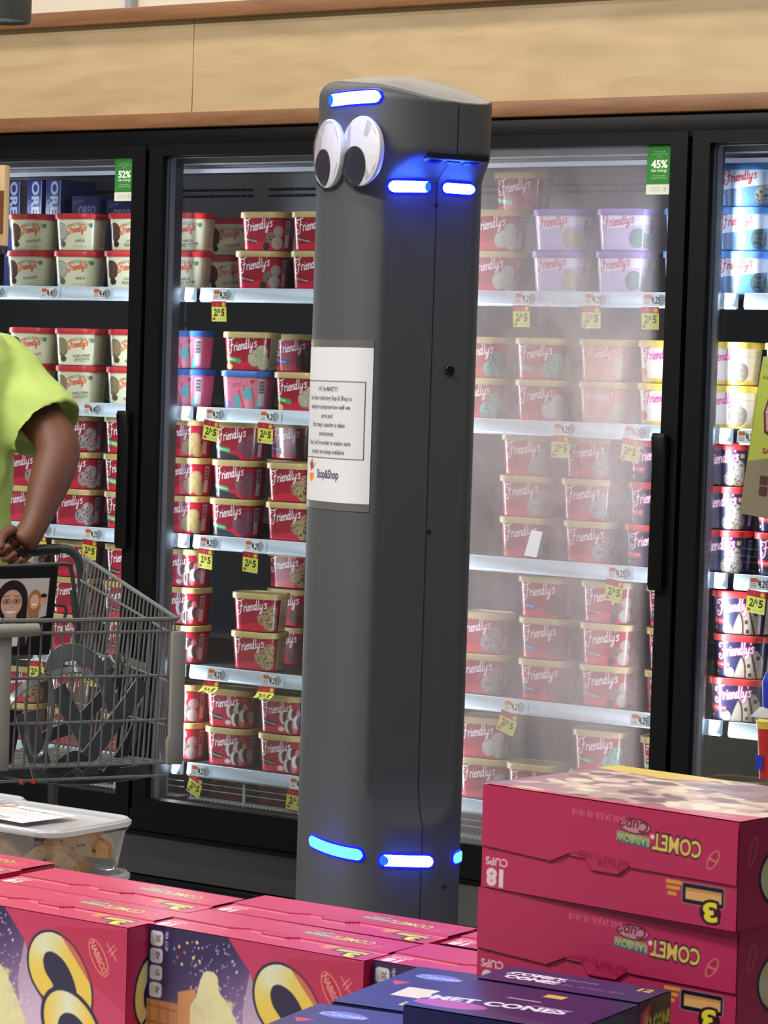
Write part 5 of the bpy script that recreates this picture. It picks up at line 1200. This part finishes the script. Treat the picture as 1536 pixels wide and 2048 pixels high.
sk = bo.modifiers.new('skin', 'SKIN'); sk.use_smooth_shade = True
for i, r in enumerate(rad): bo.data.skin_vertices[0].data[i].radius = (r, r)
bo.data.skin_vertices[0].data[0].use_root = True
ss = bo.modifiers.new('ss', 'SUBSURF'); ss.levels = 2; ss.render_levels = 2
# fingers and thumbs curled over the handle bar
def hand(h_, w_, bar_dir, name):
    h_ = np.array(h_); d = h_-np.array(w_); d /= np.linalg.norm(d); bd = np.array(bar_dir); bd = bd-d*np.dot(bd, d); bd /= np.linalg.norm(bd); up = np.array([0, 0, 1.])
    out = np.cross(bd, d); out /= np.linalg.norm(out)
    if out[2] < 0: out = -out
    V_ = []; E_ = []; R_ = []
    for k, ln in enumerate((.88, 1.0, .96, .78)):
        o = bd*(-.030+.020*k); pts = [h_-d*.012+o, h_+d*.022*ln+o+out*.008, h_+d*.045*ln+o-out*.012, h_+d*.040*ln+o-out*.036, h_+d*.020*ln+o-out*.044]
        for j, p in enumerate(pts):
            V_.append(tuple(p-PC)); R_.append((.0105, .0100, .0095, .009, .0075)[j])
            if j: E_.append((len(V_)-2, len(V_)-1))
    pts = [h_-d*.02-bd*.030, h_+d*.006-bd*.046-out*.012, h_+d*.026-bd*.048-out*.030, h_+d*.036-bd*.034-out*.040]
    for j, p in enumerate(pts):
        V_.append(tuple(p-PC)); R_.append((.013, .0115, .0105, .008)[j])
        if j: E_.append((len(V_)-2, len(V_)-1))
    me = bpy.data.meshes.new(name); me.from_pydata(V_, E_, []); o = link(name, me, SKIN, per); m = o.modifiers.new('skin', 'SKIN'); m.use_smooth_shade = True
    for i, r in enumerate(R_): o.data.skin_vertices[0].data[i].radius = (r, r)
    for k in (0, 5, 10, 15, 20): o.data.skin_vertices[0].data[k].use_root = True
    o.modifiers.new('ss', 'SUBSURF').render_levels = 2
hand(hd, wr, nd, 'fingers'); hand(hdR, wrR, nd, 'fingers')
# face
for sx in (-1, 1):
    e_ = MB().loft([[tuple(K(sx*.032+.011*math.sin(a)*math.cos(b_)-0, .112+.004*math.cos(a), 1.655+.011*math.sin(a)*math.sin(b_))-PC) for b_ in np.linspace(0, 2*math.pi, 13)[:-1]] for a in np.linspace(.1, 1.57, 5)]); e_.build('eye', M['eye'], per, smooth=True)
    b = MB().loft([[tuple(K(sx*(.080+.008*math.sin(a)), .03+.018*math.cos(b_)*math.sin(a), 1.645+.030*math.sin(b_)*math.sin(a))-PC) for b_ in np.linspace(0, 2*math.pi, 13)[:-1]] for a in np.linspace(.2, 2.9, 7)]); b.build('ear', SKIN, per, smooth=True)
MB().tube([tuple(K(0, .105, 1.665)-PC), tuple(K(0, .122, 1.640)-PC), tuple(K(0, .132, 1.622)-PC), tuple(K(0, .112, 1.612)-PC)], [.007, .010, .014, .008], 8).build('nose', SKIN, per, smooth=True)
MB().tube([tuple(K(-.024, .106, 1.588)-PC), tuple(K(0, .114, 1.585)-PC), tuple(K(.024, .106, 1.588)-PC)], [.004, .007, .004], 8).build('mouth', mat('lips', (130, 66, 60), .5), per, smooth=True)
hair = []
for a in np.linspace(0.05, 1.75, 12):
    hair.append([tuple(K(.089*math.sin(a)*math.cos(b_), .025+.093*math.sin(a)*math.sin(b_)-.02*(a > 1.1), 1.672+.100*math.cos(a) if True else 0)-PC) for b_ in np.linspace(0, 2*math.pi, 29)[:-1]])
MB().loft(hair).build('hair', mat('dark_hair', (30, 24, 22), .6), per, smooth=True)
# T-shirt: torso loft and hollow sleeves
def ell_ring(c_, u, v, a, b_, n=28): return [tuple(np.array(c_)+u*a*math.cos(t)+v*b_*math.sin(t)-PC) for t in np.linspace(0, 2*math.pi, n+1)[:-1]]
tr = []
for z, a, b_ in ((.80, .205, .150), (.90, .212, .158), (1.02, .210, .150), (1.15, .212, .145), (1.28, .216, .138), (1.36, .210, .125), (1.41, .175, .108), (1.445, .11, .085), (1.458, .082, .072)):
    tr.append(ell_ring(K(0, .0, z), rgt, fwd, a, b_))
b = MB().loft(tr); 
def sleeve(s_, e_, hemf, rr):
    s_ = np.array(s_); e_ = np.array(e_); d = e_-s_; L = np.linalg.norm(d); d /= L; u = np.cross(d, np.array([0, 0, 1.])); u /= np.linalg.norm(u); v = np.cross(d, u); R = []
    for t, k, sg in ((-.35, .5, 0), (-.10, .95, 0), (.15, 1.0, 0), (hemf*.6, 1.02, 0), (hemf, 1.10, 0), (hemf, 1.02, 0), (hemf*.75, .88, 0)):
        R.append(ell_ring(s_+d*L*t, u, v, rr*k, rr*k*1.0, 24))
    b.loft(R)
sleeve(J(-4, 738, 6.16), el, .80, .078); sleeve(shR, elR, .62, .074)
shirt = b.build('tshirt', LIME, per)
rm = shirt.modifiers.new('rm', 'REMESH'); rm.mode = 'VOXEL'; rm.voxel_size = .007; rm.use_smooth_shade = True
sm = shirt.modifiers.new('sm', 'SMOOTH'); sm.iterations = 6
tex = bpy.data.textures.new('folds', 'CLOUDS'); tex.noise_scale = .09; dm = shirt.modifiers.new('dm', 'DISPLACE'); dm.texture = tex; dm.strength = .016; dm.mid_level = .5
# trousers and shoes
b = MB(); b.loft([ell_ring(K(0, 0, z), rgt, fwd, a, c_) for z, a, c_ in ((.78, .185, .135), (.90, .190, .14), (.98, .18, .13))])
for s_ in (-1, 1): b.loft([ell_ring(K(s_*x, f, z), rgt, fwd, r, r) for x, f, z, r in ((.10, 0, .86, .095), (.10, 0, .70, .092), (.11, .01, .48, .070), (.11, 0, .25, .062), (.11, -.01, .07, .060))])
tro = b.build('trousers', mat('dark_trousers', (40, 42, 54), .85), per); rm = tro.modifiers.new('rm', 'REMESH'); rm.mode = 'VOXEL'; rm.voxel_size = .012; rm.use_smooth_shade = True
for s_ in (-1, 1):
    MB().loft([ell_ring(K(s_*.11, .05, z), rgt, fwd, .048*k, .135*k) for z, k in ((.002, .95), (.02, 1.0), (.05, .92), (.08, .6))]).build('shoe', mat('black_shoe', (24, 24, 26), .5), per, smooth=True)

# ================================================================== PACKS HANGING OUTSIDE THE FREEZER DOORS
c = Cv(0, .13, 0, .34, 900, (176, 190, 84)); c.rect(0, 0, .13, .10, (150, 140, 90)); c.poly([(0, .12), (.13, .16), (.13, 0), (0, 0)], (140, 132, 110))
c.poly([(.022, .235), (.030, .285), (.050, .290), (.075, .316), (.13, .322), (.13, .215), (.080, .205), (.055, .180), (.030, .190)], (96, 40, 56)); c.poly([(.026, .238), (.034, .281), (.053, .286), (.078, .311), (.13, .317), (.13, .221), (.077, .211), (.053, .187), (.034, .196)], (206, 150, 158))
c.text('Yum-Yum', .082, .240, .022, (236, 226, 226), rot=18, bold=.10, sx=.8); c.text('Yum-Yum', .082, .240, .021, (130, 46, 66), rot=18, bold=.03, sx=.85); c.text('Kellogg', .026, .315, .008, (90, 96, 40), rot=4, bold=.02)
c.text('SAVE 12', .062, .150, .012, (170, 50, 60), bold=.04); 
for k in range(4): c.rect(.034, .128-k*.007, .034+random.uniform(.03, .06), .1295-k*.007, (120, 124, 70))
for (x, y) in ((.036, .072), (.060, .076), (.038, .048), (.064, .050)): c.rrect(x, y, x+.020, y+.022, .003, (84, 60, 50))
c.line([(0, 0), (0, .34), (.13, .34)], .002, (130, 140, 60))
P = atY(1484, 712, 5.40); t = thing('hanging_card_pack', 'green hanging card pack with a pink badge at the right edge', 'packet', (P[0]+.004, 5.412, P[2]-.315), 0)
t.rotation_euler = (0, math.radians(7), 0)
rbox('card', (0, 0, 0), (.16, .010, .318), mat('green_card', (150, 164, 80), .5), t, .002)
o = panel('printed_face', Cv(0, .13, 0, .34, 900, (0, 0, 0)) if False else c, M['print'], t, (0, -.0006, -.02), (1, 0, 0), (0, 0, 1)); o.scale = (1, 1, .935); o.location = (0, 0, 0)
P = atY(1527, 1470, 5.40); t = thing('hanging_cup_pack', 'red, yellow and blue hanging cup pack at the right edge', 'packet', (P[0]+.014, 5.395, P[2]-.09), 0)
red = mat('red_pack', (200, 46, 44), .4); yel = mat('yellow_pack', (222, 196, 80), .4); blu = mat('blue_pack', (40, 60, 190), .4); wh = mat('white_pack', (214, 220, 228), .4)
rg = lambda r, z: [(r*math.cos(a), r*math.sin(a), z) for a in np.linspace(0, 2*math.pi, 25)[:-1]]
MB().loft([rg(.016, 0), rg(.024, .105)]).build('cup', red, t, smooth=True); MB().loft([rg(.0255, .106), rg(.027, .122), rg(.022, .126)]).build('rim', yel, t, smooth=True)
MB().loft([[(-.04, -.012, .128), (.03, -.014, .128), (.03, .016, .130), (-.036, .014, .130)], [(-.018, -.010, .150), (.03, -.010, .152), (.03, .014, .152), (-.018, .012, .150)]]).build('lid_flap', wh, t, bevel=.001)
MB().loft([rg(.014, .152), rg(.015, .165), rg(.017, .205), rg(.010, .225)]).build('top_cap', blu, t, smooth=True); MB().loft([[( -.017, -.021, .02), (.0, -.0245, .02), (.0, -.0255, .05), (-.018, -.022, .05)], [(-.017, -.019, .02), (.0, -.022, .02), (.0, -.023, .05), (-.018, -.020, .05)]]).build('blue_badge', blu, t)
P = atY(4, 400, 5.40); t = thing('hanging_snack_pack', 'tan hanging pack sliver at the left frame edge', 'packet', (P[0]-.06, 5.405, 1.65), 0)
rbox('pack', (-.06, 0, 0), (.062, .022, .205), mat('tan_pack', (196, 166, 120), .45), t, .004); rbox('brown_print', (-.04, -.0008, .03), (.0615, 0, .14), mat('brown_print', (110, 64, 34), .45), t, .0)
rbox('black_clip', (.04, -.002, -.018), (.062, .018, -.001), M['hole'], t, .001)
# dark pendant shade at the very top left
P = atD(-2, 30, 6.0); r_ = .068
t = thing('pendant_shade', 'dark grey pendant lamp shade cut by the top left corner', 'lamp', (P[0], P[1], P[2]-.012))
R_ = lambda r, z: [(r*math.cos(a), r*math.sin(a), z) for a in np.linspace(0, 2*math.pi, 41)[:-1]]
MB().loft([R_(r_*.9, .004), R_(r_*.97, -.002), R_(r_, .004), R_(r_, .26), R_(r_*.6, .30), R_(.02, .31)]).build('shade', mat('grey_shade', (60, 62, 58), .5), t, smooth=True)
MB().tube([(0, 0, .31), (0, 0, 2.0)], .006, 8).build('cord', M['hole'], t, smooth=True)
